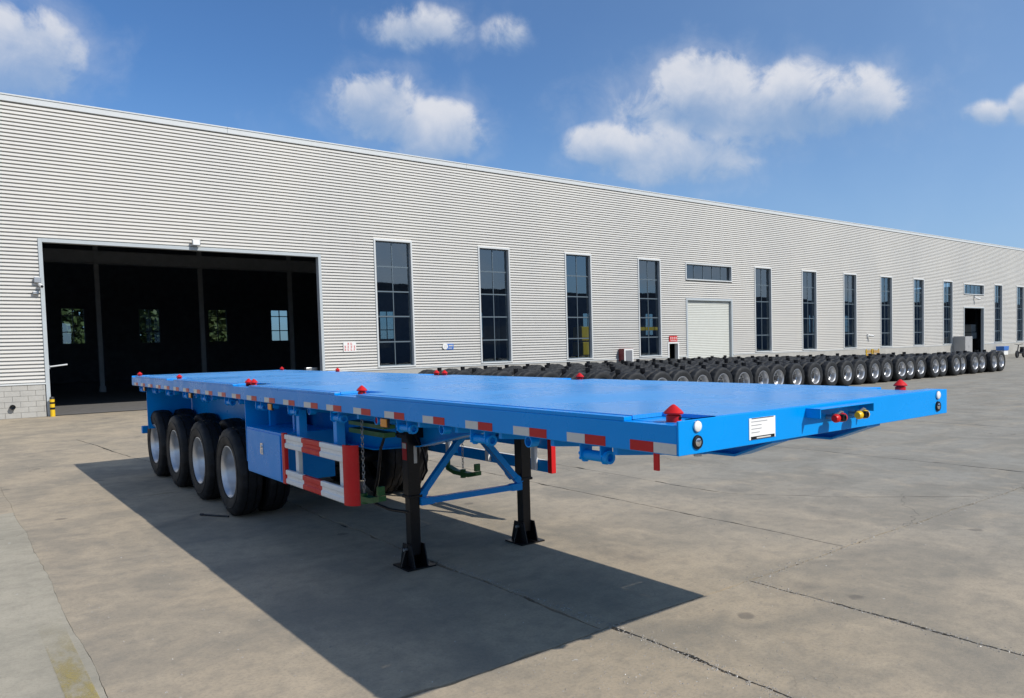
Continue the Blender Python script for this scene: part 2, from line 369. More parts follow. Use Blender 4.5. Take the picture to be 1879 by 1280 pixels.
# ------------------------------------------------------------------ ground: base sheet, concrete slabs
g = MB(); g.v = [(-900, -900, -.03), (900, -900, -.03), (900, 900, -.03), (-900, 900, -.03)]; g.f = [(0, 1, 2, 3)]; g.mi = [0]
ground = tag(g.build('ground', 'joint_dirt'), kind='structure')
def wob(p):
    q = Vector((p[0]*.9, p[1]*.9, 3.3)); f = Vector((p[0]*6, p[1]*6, 7.7)); h = Vector((p[0]*23, p[1]*23, 1.7))
    return Vector((mnoise.noise(q)*.03+mnoise.noise(f)*.010+mnoise.noise(h)*.004,
                   mnoise.noise(q+Vector((31, 7, 0)))*.03+mnoise.noise(f+Vector((3, 91, 0)))*.010+mnoise.noise(h+Vector((13, 9, 0)))*.004))
def slab(pts, m='concrete', gap=.007, tilt=0.):
    pts = [Vector(p) for p in pts]; n = len(pts); outl = []
    for i in range(n):
        a, b = pts[i], pts[(i+1) % n]; L = (b-a).length; d = (b-a)/L; nrm = Vector((-d.y, d.x))
        near = min((a-Vector((0, 0))).length, (b-Vector((0, 0))).length, ((a+b)/2).length)
        step = .035 if near < 9 else (.12 if near < 18 else 1.2)
        k = max(1, int(L/step))
        for j in range(k):
            p = a+d*(L*j/k); e = 1 if 0 < j else 0
            q = p + wob(p)
            sp = max(0, mnoise.noise(Vector((q.x*3.1, q.y*3.1, 5+nrm.x*4+nrm.y*9))) - .12)*.055 + max(0, mnoise.noise(Vector((q.x*17, q.y*17, 2+nrm.x*4))))*.010
            fac = .08 if q.x < -1.2 else 1.0
            outl.append(q + nrm*(gap + sp)*e*fac)
    bm = bmesh.new()
    top = [bm.verts.new((q.x, q.y, 0)) for q in outl]; bot = [bm.verts.new((q.x, q.y, -.028)) for q in outl]
    bm.faces.new(top)
    for i in range(len(outl)): bm.faces.new((top[i], bot[i], bot[(i+1) % len(outl)], top[(i+1) % len(outl)]))
    bmesh.ops.recalc_face_normals(bm, faces=bm.faces)
    if bm.faces[:][0].normal.z < 0: bmesh.ops.reverse_faces(bm, faces=bm.faces)
    bmesh.ops.triangulate(bm, faces=bm.faces)
    me = bpy.data.meshes.new('concrete_slab'); bm.to_mesh(me); bm.free(); me.materials.append(MAT[m])
    return place('concrete_slab', me, ground)
def rect(x0, x1, y0, y1, m='concrete', **k): return slab([(x0, y0), (x1, y0), (x1, y1), (x0, y1)], m, **k)
YW = 27.207
# row nearest the camera
rowA = [-40, -22, -10, -1.80, .95, 2.39, 7.7, 13.3, 18.8, 24.3, 30, 40, 60, 90, 130, 190]
for i in range(len(rowA)-1):
    x0, x1 = rowA[i], rowA[i+1]
    lite = 'concrete_light' if x1 == -1.80 else 'concrete'
    rect(x0, x1, -6.5, 1.5, lite)
    rect(x0, x1, -40, -6.5, lite)
rowB = [-40, -22, -10, -1.80, .86, 3.82]
for i in range(len(rowB)-1): rect(rowB[i], rowB[i+1], 1.5, 9.3, 'concrete_light' if rowB[i+1] == -1.80 else 'concrete')
slab([(3.82, 1.5), (6.95, 1.5), (5.8, 2.65), (5.02, 3.81), (5.0, 5.08), (5.05, 9.3), (3.82, 9.3)], gap=.003)
slab([(6.95, 1.5), (8.9, 1.5), (8.9, 9.3), (5.05, 9.3), (5.0, 5.08), (5.02, 3.81), (5.8, 2.65)], gap=.003)
rowB2 = [8.9, 14.2, 19.6, 25, 30.4, 40, 60, 90, 130, 190]
for i in range(len(rowB2)-1): rect(rowB2[i], rowB2[i+1], 1.5, 9.3)
slab([(-1.8, 9.3), (.86, 9.3), (.25, 13.84), (-.09, 18.4), (-1.8, 17.5)]); slab([(.86, 9.3), (3.82, 9.3), (3.82, 18.4), (-.09, 18.4), (.25, 13.84)])
slab([(-1.8, 17.5), (-.09, 18.4), (3.82, 18.4), (3.82, YW), (-1.8, YW)])
for x0, x1 in ((-40, -22), (-22, -10), (-10, -1.8)): rect(x0, x1, 9.3, YW)
rowC = [3.82, 8.9, 14.2, 19.6, 25, 30.4, 40, 60, 90, 130, 190]
for i in range(len(rowC)-1):
    rect(rowC[i], rowC[i+1], 9.3, 18.4); rect(rowC[i], rowC[i+1], 18.4, YW)
yl = MB(); yl.v = [(-1.99, 4.6, .004), (-1.84, 4.6, .004), (-1.83, 1.6, .004), (-1.97, 1.6, .004)]; yl.f = [(0, 3, 2, 1)]; yl.mi = [0]
tag(yl.build('painted_line', 'worn_yellow'), kind='structure')
# grit on the slabs and in the joints: nobody could count it
db = MB(); rd = random.Random(5)
def grit(x, y, s, z=0.):
    o = len(db.v); a = rd.uniform(0, 6)
    for k in range(5):
        t = a+k*2*PI/5; q = s*rd.uniform(.6, 1.2); db.v.append((x+q*math.cos(t), y+q*math.sin(t)*.8, z))
    db.v.append((x, y, z+s*rd.uniform(.35, .9)))
    for k in range(5): db.f.append((o+k, o+(k+1) % 5, o+5)); db.mi.append(0 if rd.random() < .97 else 1)
for k in range(3200):
    t = rd.random()
    if t < .25: y = rd.uniform(-.5, 3.9); grit(.95+rd.gauss(0, .03)-(.09*(y-1.5)/2.4 if y > 1.5 else 0), y, rd.uniform(.003, .010))
    elif t < .42: grit(2.39+rd.gauss(0, .03), rd.uniform(-.6, 1.5), rd.uniform(.003, .009))
    elif t < .55: grit(rd.uniform(2.4, 8.5), 1.5+rd.gauss(0, .05), rd.uniform(.004, .012))
    elif t < .78: grit(rd.gauss(.25, .7), rd.gauss(.55, .5), rd.uniform(.003, .008))
    else: grit(rd.uniform(-2, 5), rd.uniform(0, 7), rd.uniform(.003, .010))
tag(db.build('loose_grit', ['stone_bit', 'tape_white']), 'small stone chips and grit scattered on the concrete', 'grit', kind='stuff')

# ------------------------------------------------------------------ the long workshop building
XL, XR, ZR = -14., 126., 9.93
PITCH = .117
wh = empty('workshop_building', (30, YW, 0)); tag(wh, 'long pale workshop clad in horizontal ribbed metal with tall windows', 'building')
wh_off = Vector((30, YW, 0))
def W(mb, name, mats, parent=None, **k):
    o = mb.build(name, mats, parent or wh, **k)
    if parent is None: o.matrix_parent_inverse = Matrix.Translation(-wh_off)
    return o
wins = [(11.48+5.0035*n, 11.48+5.0035*n+1.724) for n in list(range(0, 4))+list(range(5, 11))+list(range(12, 20))]
WZ0, WZ1 = 1.11, 6.39
openings = [(.178, 9.256, 0, 5.62), (30.23, 34.33, 0, 4.34), (30.23, 34.33, 5.36, 6.33), (65.33, 69.34, 0, 4.28), (65.33, 69.34, 5.34, 6.28),
            (28.70, 29.58, 0, 1.88)] + [(a, b, WZ0, WZ1) for a, b in wins]
ZB, ZT = 1.07, 9.76
def prof_pts(z0, z1):
    pts = []
    k0 = int(math.floor((z0)/PITCH))-1
    for k in range(k0, int(z1/PITCH)+2):
        b = k*PITCH
        # outer flat, underside return, recessed flat, undercut pocket shaped to darken the groove (depth inwards)
        pts += [(b-.063, .070), (b+.043, .070), (b+.046, 0.), (b+.117, 0.)]
    res = []
    def at(z):
        for (za, da), (zb, db_) in zip(pts, pts[1:]):
            if za <= z <= zb: return da+(db_-da)*((z-za)/(zb-za) if zb > za else 0)
        return 0
    res.append((z0, at(z0)))
    res += [p for p in pts if z0 < p[0] < z1]
    res.append((z1, at(z1)))
    return res
def sheet(x0, x1, z0, z1):
    if x1-x0 < .02 or z1-z0 < .03: return
    pr = prof_pts(z0, z1); mb = MB(); n = len(pr)
    mb.v = [(x, YW+d, z) for x in (x0, x1) for z, d in pr]
    mb.f = [(i, n+i, n+i+1, i+1) for i in range(n-1)]; mb.mi = [0]*len(mb.f)
    me = bpy.data.meshes.new('cladding_sheet'); me.from_pydata(mb.v, [], mb.f); me.materials.append(MAT['cladding'])
    o = place('cladding_sheet', me, wh); o.matrix_parent_inverse = Matrix.Translation(-wh_off)
    W(B(x0, x1, YW+.085, YW+.12, z0, z1), 'light_tight_backing', 'inner_wall')  # backing box added behind the sheet to make it light-tight
xs = sorted(set([XL, XR] + [o[i] for o in openings for i in (0, 1)]))
for a, b in zip(xs, xs[1:]):
    zz = ZB; mid = (a+b)/2
    for o in sorted([o for o in openings if o[0] < mid < o[1]], key=lambda q: q[2]):
        if o[2] > zz: sheet(a, b, zz, o[2])
        zz = o[3]
    if zz < ZT:
        n = max(1, int((b-a)/12)); [sheet(a+(b-a)*i/n, a+(b-a)*(i+1)/n, zz, ZT) for i in range(n)]
# eaves trim, plinth, drip rail
for i in range(14):
    x0 = XL+10*i; W(B(x0, x0+10-.004, YW-.05, YW+.12, ZT-.005, ZR), 'eaves_trim', 'trim', bevel=.01)
    W(B(x0, x0+10-.004, YW-.07, YW+.14, ZR+.002, ZR+.05), 'gutter_cap', 'trim', bevel=.008)
grd = sorted([o for o in openings if o[2] == 0]); edges = [XL]+[v for o in grd for v in o[:2]]+[XR]
for i in range(0, len(edges), 2):
    a, b = edges[i], edges[i+1]
    W(B(a, b, YW-.055, YW+.09, ZB-.045, ZB+.004), 'drip_rail', 'trim', bevel=.006)
    a0 = a
    if i == 0:
        W(B(a, -2.9, YW-.03, YW+.2, -.02, ZB-.046), 'plinth', 'plinth_render')
        W(B(-2.9, b-.02, YW-.004, YW+.2, -.02, ZB-.046), 'plinth', 'plinth_render')
        for c in range(6):                                       # the blocks of the plinth at the door
            zb = c*.170; x = -2.9+(c % 2)*-.2
            while x < b-.03:
                xa, xb = max(x, -2.9), min(x+.4, b-.02)
                if xb-xa > .03:
                    dx = rd.uniform(-.002, .002)
                    W(B(xa+.003, xb-.003, YW-.030+dx, YW-.0045, zb+.003, zb+.1665), 'block', 'block', bevel=.004)
                x += .4
    else: W(B(a, b, YW-.03, YW+.2, -.02, ZB-.046), 'plinth', 'plinth_render')
# windows: a white surround, grey bars and a pane in each light
def surround(x0, x1, z0, z1, name, m='trim', t=.075, sill=True, deep=.17):
    mb = MB(); y0, y1 = YW-.035, YW+deep
    mb.box(x0, x0+t, y0, y1, z0, z1); mb.box(x1-t, x1, y0, y1, z0, z1); mb.box(x0+t, x1-t, y0, y1, z1-t, z1)
    if sill: mb.box(x0+t, x1-t, y0-.03, y1, z0, z0+t*.8)
    return W(mb, name, m, bevel=.006)
def glazed(x0, x1, z0, z1, nx, rows, name='window'):
    f = surround(x0, x1, z0, z1, name); t = .075; b = .026
    xa, xb, za, zb = x0+t, x1-t, z0+t*.8, z1-t; y0, y1 = YW+.125, YW+.168
    zs = [za+(zb-za)*r for r in rows]; xx = [xa+(xb-xa)*i/nx for i in range(nx+1)]
    mb = MB()
    for i, x in enumerate(xx):
        l, r_ = (x, x+.04) if i == 0 else ((x-.04, x) if i == nx else (x-b*.6, x+b*.6)); mb.box(l, r_, y0, y1, za, zb)
    for i, z in enumerate(zs):
        l, r_ = (z, z+.045) if i == 0 else ((z-.045, z) if i == len(zs)-1 else (z-b, z+b)); mb.box(xa+.041, xb-.041, y0+.003, y1-.003, l, r_)
    W(mb, 'glazing_bars', 'mullion', parent=f)
    for i in range(nx):
        for j in range(len(zs)-1):
            p = MB(); e = rd.uniform(-.0004, .0004); e2 = rd.uniform(-.0009, .0009)
            xl, xr_, zl, zu = xx[i]+.01, xx[i+1]-.01, zs[j]+.01, zs[j+1]-.01; yy = YW+.148
            p.v = [(xl, yy-e, zl-0), (xr_, yy+e, zl), (xr_, yy+e+e2, zu), (xl, yy-e+e2, zu)]; p.f = [(0, 1, 2, 3)]; p.mi = [0]
            W(p, 'pane', 'window_glass', parent=f)
    return f
rows5 = [0, .195, .40, .60, .80, 1.0]
for a, b in wins: glazed(a, b, WZ0, WZ1, 2, rows5)
glazed(30.23, 34.33, 5.36, 6.33, 5, [0, 1]); glazed(65.33, 69.34, 5.34, 6.28, 5, [0, 1])
# door surrounds
surround(.178, 9.256, 0, 5.62, 'doorway_frame', 'trim_grey', .11, False, .22)
surround(65.33, 69.34, 0, 4.28, 'doorway_frame', 'trim_grey', .09, False, .22)
surround(30.23, 34.33, 0, 4.34, 'doorway_frame', 'trim_grey', .12, False, .22)
surround(28.70, 29.58, 0, 1.88, 'doorway_frame', 'white_paint', .09, False, .22)
sh = MB(); z = .02
while z < 4.2:
    sh.prism([(YW+.16, z), (YW+.13, z+.006), (YW+.118, z+.03), (YW+.118, z+.07), (YW+.13, z+.094), (YW+.16, z+.098)], 'x', 30.36, 34.2); z += .1
W(sh, 'roller_shutter', 'shutter')
# structure inside: floor, back wall with windows, roof, columns
YB = 63.2
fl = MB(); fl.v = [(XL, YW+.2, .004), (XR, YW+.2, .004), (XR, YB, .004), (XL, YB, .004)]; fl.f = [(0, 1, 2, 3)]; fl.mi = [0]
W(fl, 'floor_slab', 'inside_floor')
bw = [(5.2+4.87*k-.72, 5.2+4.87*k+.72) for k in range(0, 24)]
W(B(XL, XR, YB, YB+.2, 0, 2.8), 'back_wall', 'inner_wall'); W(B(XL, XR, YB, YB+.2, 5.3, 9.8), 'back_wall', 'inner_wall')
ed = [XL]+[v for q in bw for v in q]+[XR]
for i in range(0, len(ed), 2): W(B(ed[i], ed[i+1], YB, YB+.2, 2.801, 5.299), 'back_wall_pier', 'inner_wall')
for a, b in bw:
    mb = MB(); mb.box(a, a+.06, YB+.05, YB+.1, 2.801, 5.299); mb.box(b-.06, b, YB+.05, YB+.1, 2.801, 5.299); mb.box((a+b)/2-.035, (a+b)/2+.035, YB+.05, YB+.1, 2.801, 5.299)
    for zf in (.33, .80): mb.box(a+.06, b-.06, YB+.052, YB+.098, 2.8+2.5*zf-.035, 2.8+2.5*zf+.035)
    bwo = W(mb, 'back_window', 'mullion'); p = MB(); p.v = [(a, YB+.075, 2.801), (b, YB+.075, 2.801), (b, YB+.075, 5.299), (a, YB+.075, 5.299)]; p.f = [(0, 1, 2, 3)]; p.mi = [0]; W(p, 'pane', 'window_glass', parent=bwo)
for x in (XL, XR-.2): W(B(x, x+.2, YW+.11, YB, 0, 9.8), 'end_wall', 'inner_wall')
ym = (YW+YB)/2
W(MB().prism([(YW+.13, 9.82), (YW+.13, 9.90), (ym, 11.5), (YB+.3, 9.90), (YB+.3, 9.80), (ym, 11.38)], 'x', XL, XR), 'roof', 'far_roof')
for k in range(0, 24):
    x = 4.1+4.95*k
    mb = MB(); mb.box(x-.10, x+.10, 44.0, 44.02, .3, 10.4); mb.box(x-.10, x+.10, 44.20, 44.22, .3, 10.4); mb.box(x-.01, x+.01, 44.02, 44.20, .3, 10.4); mb.box(x-.14, x+.14, 43.96, 44.26, 0, .3)
    W(mb, 'column', 'column_grey')

W(MB().box(XL+.3, XR-.3, 43.9, 44.3, 6.6, 6.63).box(XL+.3, XR-.3, 44.08, 44.12, 6.63, 7.25).box(XL+.3, XR-.3, 43.9, 44.3, 7.25, 7.28), 'crane_girder', 'column_grey')

# ------------------------------------------------------------------ small things on and by the building
def hub(name, label, cat, loc, group=None):
    e = empty(name, loc); tag(e, label, cat, group); return e
def P(e, mb, name, mats, **k):
    o = mb.build(name, mats, e, **k); o.matrix_parent_inverse = Matrix.Translation(-e.location); return o
# floodlight over the doorway
e = hub('floodlight', 'small grey floodlight mounted above the big open doorway', 'floodlight', (4.75, YW, 5.76))
P(e, B(4.62, 4.88, YW-.22, YW-.10, 5.66, 5.86), 'housing', 'galv', bevel=.012); P(e, B(4.645, 4.855, YW-.226, YW-.221, 5.685, 5.835), 'lens', 'lamp_white')
P(e, B(4.71, 4.79, YW-.10, YW-.036, 5.64, 5.72), 'bracket', 'galv')
e = hub('security_camera', 'white security camera and junction box on the left edge of the big doorway', 'camera', (.12, YW, 4.2))
P(e, B(.02, .20, YW-.14, YW-.036, 4.22, 4.40), 'junction_box', 'galv', bevel=.01)
P(e, MB().tube([(.16, YW-.10, 4.16), (.20, YW-.32, 4.09)], [.055, .05], 12), 'camera_body', 'white_paint', smooth=True)
P(e, MB().cyl('y', (.20, 0, 4.09), .038, YW-.335, YW-.32), 'camera_lens', 'black_paint'); P(e, MB().tube([(.12, YW-.05, 4.22), (.16, YW-.12, 4.15)], .018, 6), 'arm', 'white_paint')
P(e, B(-.03, .12, YW-.12, YW-.001, 3.86, 3.95), 'lower_box', 'galv', bevel=.01)
e = hub('security_camera', 'tiny white security camera on the ribbed wall between far tall windows', 'camera', (49.7, YW, 2.0))
P(e, B(49.6, 49.8, YW-.1, YW-.002, 1.9, 2.12), 'mount', 'white_paint'); P(e, MB().tube([(49.72, YW-.1, 2.0), (49.95, YW-.35, 1.95)], .07, 8), 'camera_body', 'white_paint')
e = hub('security_camera', 'dark camera hanging under the far transom window above the open door', 'camera', (67.3, YW, 5.05))
P(e, B(67.25, 67.4, YW-.1, YW-.002, 5.1, 5.25), 'mount', 'trim_grey'); P(e, MB().tube([(67.3, YW-.1, 5.1), (67.6, YW-.4, 4.95)], .08, 8), 'camera_body', 'white_paint')
e = hub('wall_sign', 'white notice plate with rows of red characters left of the first tall window', 'sign', (10.3, YW, 2.0))
P(e, B(10.03, 10.56, YW-.035, YW-.02, 1.80, 2.19), 'plate', 'white_paint')
mb = MB(); rs = random.Random(11)
for r_, (zz, n0, n1) in enumerate(((2.115, 1, 3), (2.0, 0, 4), (1.885, 0, 4))):
    for c in range(n0, n1):
        cx = 10.10+c*.13
        for s_ in range(3): mb.box(cx-.035, cx+.035*rs.choice((.4, 1, 1)), YW-.038, YW-.0352, zz-.035+s_*.034, zz-.022+s_*.034)
        x_ = cx+rs.choice((-.025, 0, .02)); mb.box(x_-.006, x_+.006, YW-.0395, YW-.0382, zz-.04, zz+.045)
P(e, mb, 'lettering', 'red_paint')
e = hub('wall_sign', 'blue sign with a round white end on the wall right of the first tall window', 'sign', (14.8, YW, 1.93))
P(e, B(14.70, 15.06, YW-.035, YW-.02, 1.79, 2.04), 'plate', 'sign_blue'); P(e, MB().cyl('y', (14.64, 0, 1.93), .135, YW-.045, YW-.036, 24), 'disc', 'white_paint')
mb = MB(); mb.box(14.585, 14.615, YW-.049, YW-.0455, 1.87, 1.99); mb.box(14.665, 14.695, YW-.049, YW-.0455, 1.87, 1.99)
mb.box(14.82, 15.02, YW-.039, YW-.0355, 1.93, 1.985); mb.box(14.80, 14.98, YW-.039, YW-.0355, 1.83, 1.86)
P(e, mb, 'marking', 'tape_white')
e = hub('fire_hose_cabinet', 'dark red cabinet with a white framed glass front on the wall', 'cabinet', (25.2, YW, .8))
P(e, B(24.95, 25.64, YW-.42, YW-.03, .72, 1.60), 'body', 'maroon', bevel=.01)
mb = MB(); mb.box(24.97, 25.05, YW-.445, YW-.421, .74, 1.58); mb.box(25.54, 25.62, YW-.445, YW-.421, .74, 1.58); mb.box(25.05, 25.54, YW-.445, YW-.421, 1.50, 1.58); mb.box(25.05, 25.54, YW-.445, YW-.421, .74, .82)
P(e, mb, 'door_frame', 'white_paint'); P(e, B(25.051, 25.539, YW-.435, YW-.424, .821, 1.499), 'door_glass', 'grey_glass')
e = hub('door_sign', 'small red sign with white characters above the narrow white framed doorway', 'sign', (29.1, YW, 1.9))
P(e, B(28.80, 29.42, YW-.05, YW-.03, 1.90, 2.22), 'plate', 'red_paint'); mb = MB()
for c in range(4):
    cx = 28.885+c*.15
    for s_ in range(3): mb.box(cx-.045, cx+.045*rs.choice((.3, .7, 1)), YW-.054, YW-.0505, 2.03+s_*.05, 2.05+s_*.05)
    x_ = cx+rs.choice((-.03, 0, .03)); mb.box(x_-.009, x_+.009, YW-.0555, YW-.0542, 2.01, 2.17)
mb.box(28.86, 29.36, YW-.054, YW-.0505, 1.94, 1.965)
P(e, mb, 'lettering', 'white_paint')
e = hub('drain_pipe', 'short black pipe stub sticking out of the block plinth', 'pipe', (-.71, YW, .34))
P(e, MB().lathe([(YW+.02, .075), (YW-.17, .075), (YW-.17, .058), (YW-.02, .056), (YW-.02, .001)], 'y', (-.71, 0, .36), 20), 'pipe_wall', 'black_paint', smooth=True)
e = hub('bollard', 'short yellow and black striped bollard beside the big doorway', 'bollard', (.30, 27.0, 0))
for k, (z0, z1, m) in enumerate(((0, .22, 'yellow_paint'), (.22, .29, 'black_paint'), (.29, .40, 'yellow_paint'), (.40, .46, 'black_paint'), (.46, .55, 'yellow_paint'))):
    P(e, MB().cyl('z', (.30, 27.0, 0), .068, z0, z1-.001, 20), 'band', m, smooth=True)
P(e, MB().lathe([(.55, .068), (.60, .066), (.625, .045), (.632, .001)], 'z', (.30, 27.0, 0), 20), 'cap', 'dark_steel', smooth=True)
e = hub('grey_cabinet', 'tall grey metal cabinet standing left of the far open door', 'cabinet', (63.8, 26.6, 0))
P(e, B(63.2, 64.55, 26.15, 27.15, 0.06, 1.75), 'body', 'grey_cabinet', bevel=.02); P(e, B(63.25, 64.5, 26.2, 27.1, 0, .06), 'plinth_base', 'dark_steel'); P(e, B(63.84, 63.88, 26.13, 26.149, .8, 1.0), 'handle', 'galv')
e = hub('yellow_crate', 'small yellow brown crate behind the parked axles by the far wall', 'crate', (48.4, 26.1, 0))
mb = MB()
for i in range(4): mb.box(48.0, 48.8, 25.8, 25.825, .05+i*.24, .24+i*.24); mb.box(48.0, 48.8, 26.4, 26.425, .05+i*.24, .24+i*.24)
P(e, mb, 'boards', 'cardboard'); mb = MB()
for x in (48.0, 48.74):
    for y in (25.826, 26.34): mb.box(x, x+.06, y, y+.06, 0, 1.05)
P(e, mb, 'corner_posts', 'yellow_paint')
e = hub('plastic_bin', 'blue plastic tub on a pale block by the far wall', 'bin', (71.5, 26.5, 0))
P(e, B(71.1, 72.0, 26.2, 26.8, 0, .40), 'base_block', 'white_paint', bevel=.02)
P(e, MB().prism([(71.0, .40), (72.0, .40), (72.1, .78), (70.95, .78)], 'y', 26.15, 26.85), 'tub', 'sign_blue', bevel=.02)
# barrier arm at the left jamb
e = hub('gate_arm', 'thin pale bar projecting into the big doorway from its left edge', 'bar', (.29, YW+.1, 1.58))
P(e, MB().tube([(.285, YW+.10, 1.57), (.80, YW+.16, 1.63)], .025, 8), 'bar', 'trim'); P(e, B(.289, .32, YW+.05, YW+.15, 1.50, 1.63), 'hinge', 'galv')
e = hub('control_box', 'grey control box on a post just inside the right edge of the big doorway', 'box', (8.95, YW+.6, 0))
P(e, B(8.7, 9.15, YW+.5, YW+.7, .72, 1.22), 'box_body', 'galv', bevel=.01); P(e, B(8.88, 8.96, YW+.56, YW+.64, 0, .72), 'post', 'dark_steel')
# machine with yellow frame inside, seen through the windows
e = hub('yellow_press', 'yellow machine frame inside the workshop behind the third and fourth tall windows', 'machine', (28, 31, 0))
P(e, B(25.35, 26.2, 30.6, 31.5, 0, 1.22), 'base', 'yellow_paint', bevel=.03); P(e, B(25.40, 26.15, 30.55, 31.5, 1.27, 2.0), 'lower_head', 'yellow_paint', bevel=.03); P(e, B(25.37, 26.15, 30.6, 31.4, 2.08, 2.86), 'upper_head', 'yellow_paint', bevel=.03)
P(e, B(26.16, 32.6, 30.7, 30.9, 2.62, 2.82), 'cross_beam', 'yellow_paint')
P(e, B(32.4, 32.6, 30.7, 30.9, 0, 2.619), 'post', 'yellow_paint')
e = hub('wrapped_pallet', 'white wrapped load on a dark lift truck inside the far open door', 'pallet load', (73.2, 30, 0))
P(e, B(72.55, 73.6, 29.6, 30.6, 1.5, 2.1), 'lower_bale', 'white_paint', bevel=.05); P(e, B(72.6, 73.55, 29.65, 30.55, 2.15, 2.85), 'upper_bale', 'white_paint', bevel=.06)
P(e, B(73.6, 73.95, 29.7, 30.4, .25, 3.0), 'mast', 'dark_steel'); P(e, B(72.5, 73.6, 29.7, 30.5, 1.38, 1.5), 'fork', 'dark_steel'); P(e, B(73.95, 75.2, 29.6, 30.6, .3, 1.5), 'truck_body', 'dark_steel', bevel=.05)
for x in (73.9, 75.0): P(e, MB().cyl('y', (x, 0, .3), .3, 29.5, 29.75, 20), 'wheel', 'rubber')

# ------------------------------------------------------------------ wheels
def cogs(step):
    def f(i, j, r): return r-(.015 if (i % 3 == 0 and r > .486) else 0)
    return f
def tyre_mesh(name, m, n=60):
    pr = [(.045, .292), (.012, .318), (.000, .38), (.001, .405), (-.004, .410), (-.003, .420), (.003, .425), (.006, .445), (.020, .487), (.036, .503), (.083, .511), (.085, .499), (.095, .499), (.097, .513), (.135, .514), (.173, .513), (.175, .499), (.185, .499), (.187, .511), (.234, .503), (.250, .487), (.264, .445), (.27, .38), (.258, .318), (.225, .292)]
    # circumferential grooves
    pr2 = []
    for p in pr: pr2.append(p)
    return MB().lathe(pr2, 'x', (0, 0, 0), n, 0, cogs(3)).mesh(name, m, True)
def rim_mesh(n=40):
    mb = MB()
    mb.lathe([(.050, .288), (.030, .300), (.020, .302), (.018, .294), (.030, .284), (.045, .268), (.075, .258), (.190, .246), (.212, .232), (.222, .205), (.205, .165), (.198, .135), (.198, .10), (.19, .098)], 'x', (0, 0, 0), n)
    for k in range(10):
        a = 2*PI*k/10; mb.cyl('x', (0, .1450*math.cos(a), .145*math.sin(a)), .013, .160, .204, 6, 1)
        a += PI/10; mb.cyl('x', (0, .200*math.cos(a), .200*math.sin(a)), .021, .2135, .2155, 10, 2)
    mb.lathe([(.20, .10), (.15, .092), (.125, .078), (.115, .05), (.115, .001)], 'x', (0, 0, 0), 20, 1)
    return mb.mesh('rim', ['silver_rim', 'dark_steel', 'black_paint'], True)
TY = tyre_mesh('tyre', 'rubber'); TYD = tyre_mesh('tyre_dusty', 'rubber_dusty', 48); RIM = rim_mesh()
DRUM = MB().lathe([(.15, .001), (.15, .08), (.24, .215), (.45, .22), (.45, .12), (.46, .001)], 'x', (0, 0, 0), 24).mesh('hub', 'dark_steel', True)

# ------------------------------------------------------------------ the flatbed trailer
T = empty('flatbed_trailer', (1.25, 6, 0)); tag(T, 'bright blue four axle flatbed semi-trailer standing on black landing legs', 'trailer')
Toff = Matrix.Translation((-1.25, -6, 0))
def TP(mb, name, mats, parent=None, **k):
    o = mb.build(name, mats, parent or T, **k)
    if parent is None: o.matrix_parent_inverse = Toff
    return o
L, WD, H, BB = 12.04, 2.5, 1.549, 1.394
lockL = [(.12, 0), (3.41, 0), (6.06, 0), (6.235, 0), (9.27, 0), (11.93, 0)]
lockR = [(.25, 1), (3.50, 0), (6.10, 0), (6.30, 0), (9.40, 0), (11.93, 0)]
pockL = [(0.0125, .34), (3.30, 3.71), (5.92, 6.46), (9.16, 9.56), (11.70, 12.02)]
pockR = [(0.10, .44), (3.36, 3.76), (5.96, 6.50), (9.24, 9.60), (11.70, 12.02)]
for side, pk in ((0, pockL), (1, pockR)):
    x0, x1 = (0, .055) if side == 0 else (WD-.055, WD)
    bm_ = B(x0, x1, .0125, L, BB, 1.526)
    sb = TP(bm_, 'side_beam', 'blue_paint', bevel=.004)
    ys = [0.0125]+[v for p in pk for v in p]+[L]
    for i in range(0, len(ys), 2):
        if ys[i+1]-ys[i] > .012: TP(B(x0+.0015, x1-.0015, ys[i]+.001, ys[i+1]-.001, 1.5262, 1.5455), 'rim_rail', 'blue_paint', bevel=.003)
    for a, b in pk:
        xa, xb = (.056, .26) if side == 0 else (WD-.26, WD-.056)
        TP(B(xa, xb, a, b, 1.50, 1.528), 'lock_pocket', 'blue_paint', bevel=.002)
fb = TP(B(0, WD, 0, .012, BB-.0005, 1.5458), 'front_beam', 'blue_paint', bevel=.003)
TP(B(.056, WD-.056, L-.05, L, BB, 1.5452), 'rear_beam', 'blue_paint', bevel=.004)
# deck plates, notched round the lock pockets
py = [.0125, 2.0, 4.0, 6.18, 8.2, 10.2, L-.004]
for i in range(6):
    a, b = py[i], py[i+1]-.003
    pts = [(.057, a)]
    def notch(pk, xo, xi, lst, rev):
        segs = sorted([(max(p, a), min(q, b)) for p, q in pk if q > a and p < b], reverse=rev)
        for p, q in segs:
            if rev: p, q = q, p
            lst += [(xo, p), (xi, p), (xi, q), (xo, q)]
    right = []; notch(pockR, WD-.057, WD-.26, right, False)
    left = []; notch(pockL, .057, .26, left, True)
    poly = [(.057, a), (WD-.057, a)]+right+[(WD-.057, b), (.057, b)]+left
    cl = []
    for p in poly:
        if not cl or (abs(p[0]-cl[-1][0])+abs(p[1]-cl[-1][1])) > 1e-4: cl.append(p)
    if abs(cl[0][0]-cl[-1][0])+abs(cl[0][1]-cl[-1][1]) < 1e-4: cl.pop()
    TP(MB().prism(cl, 'z', 1.5300, H), 'deck_plate', 'checker_plate')
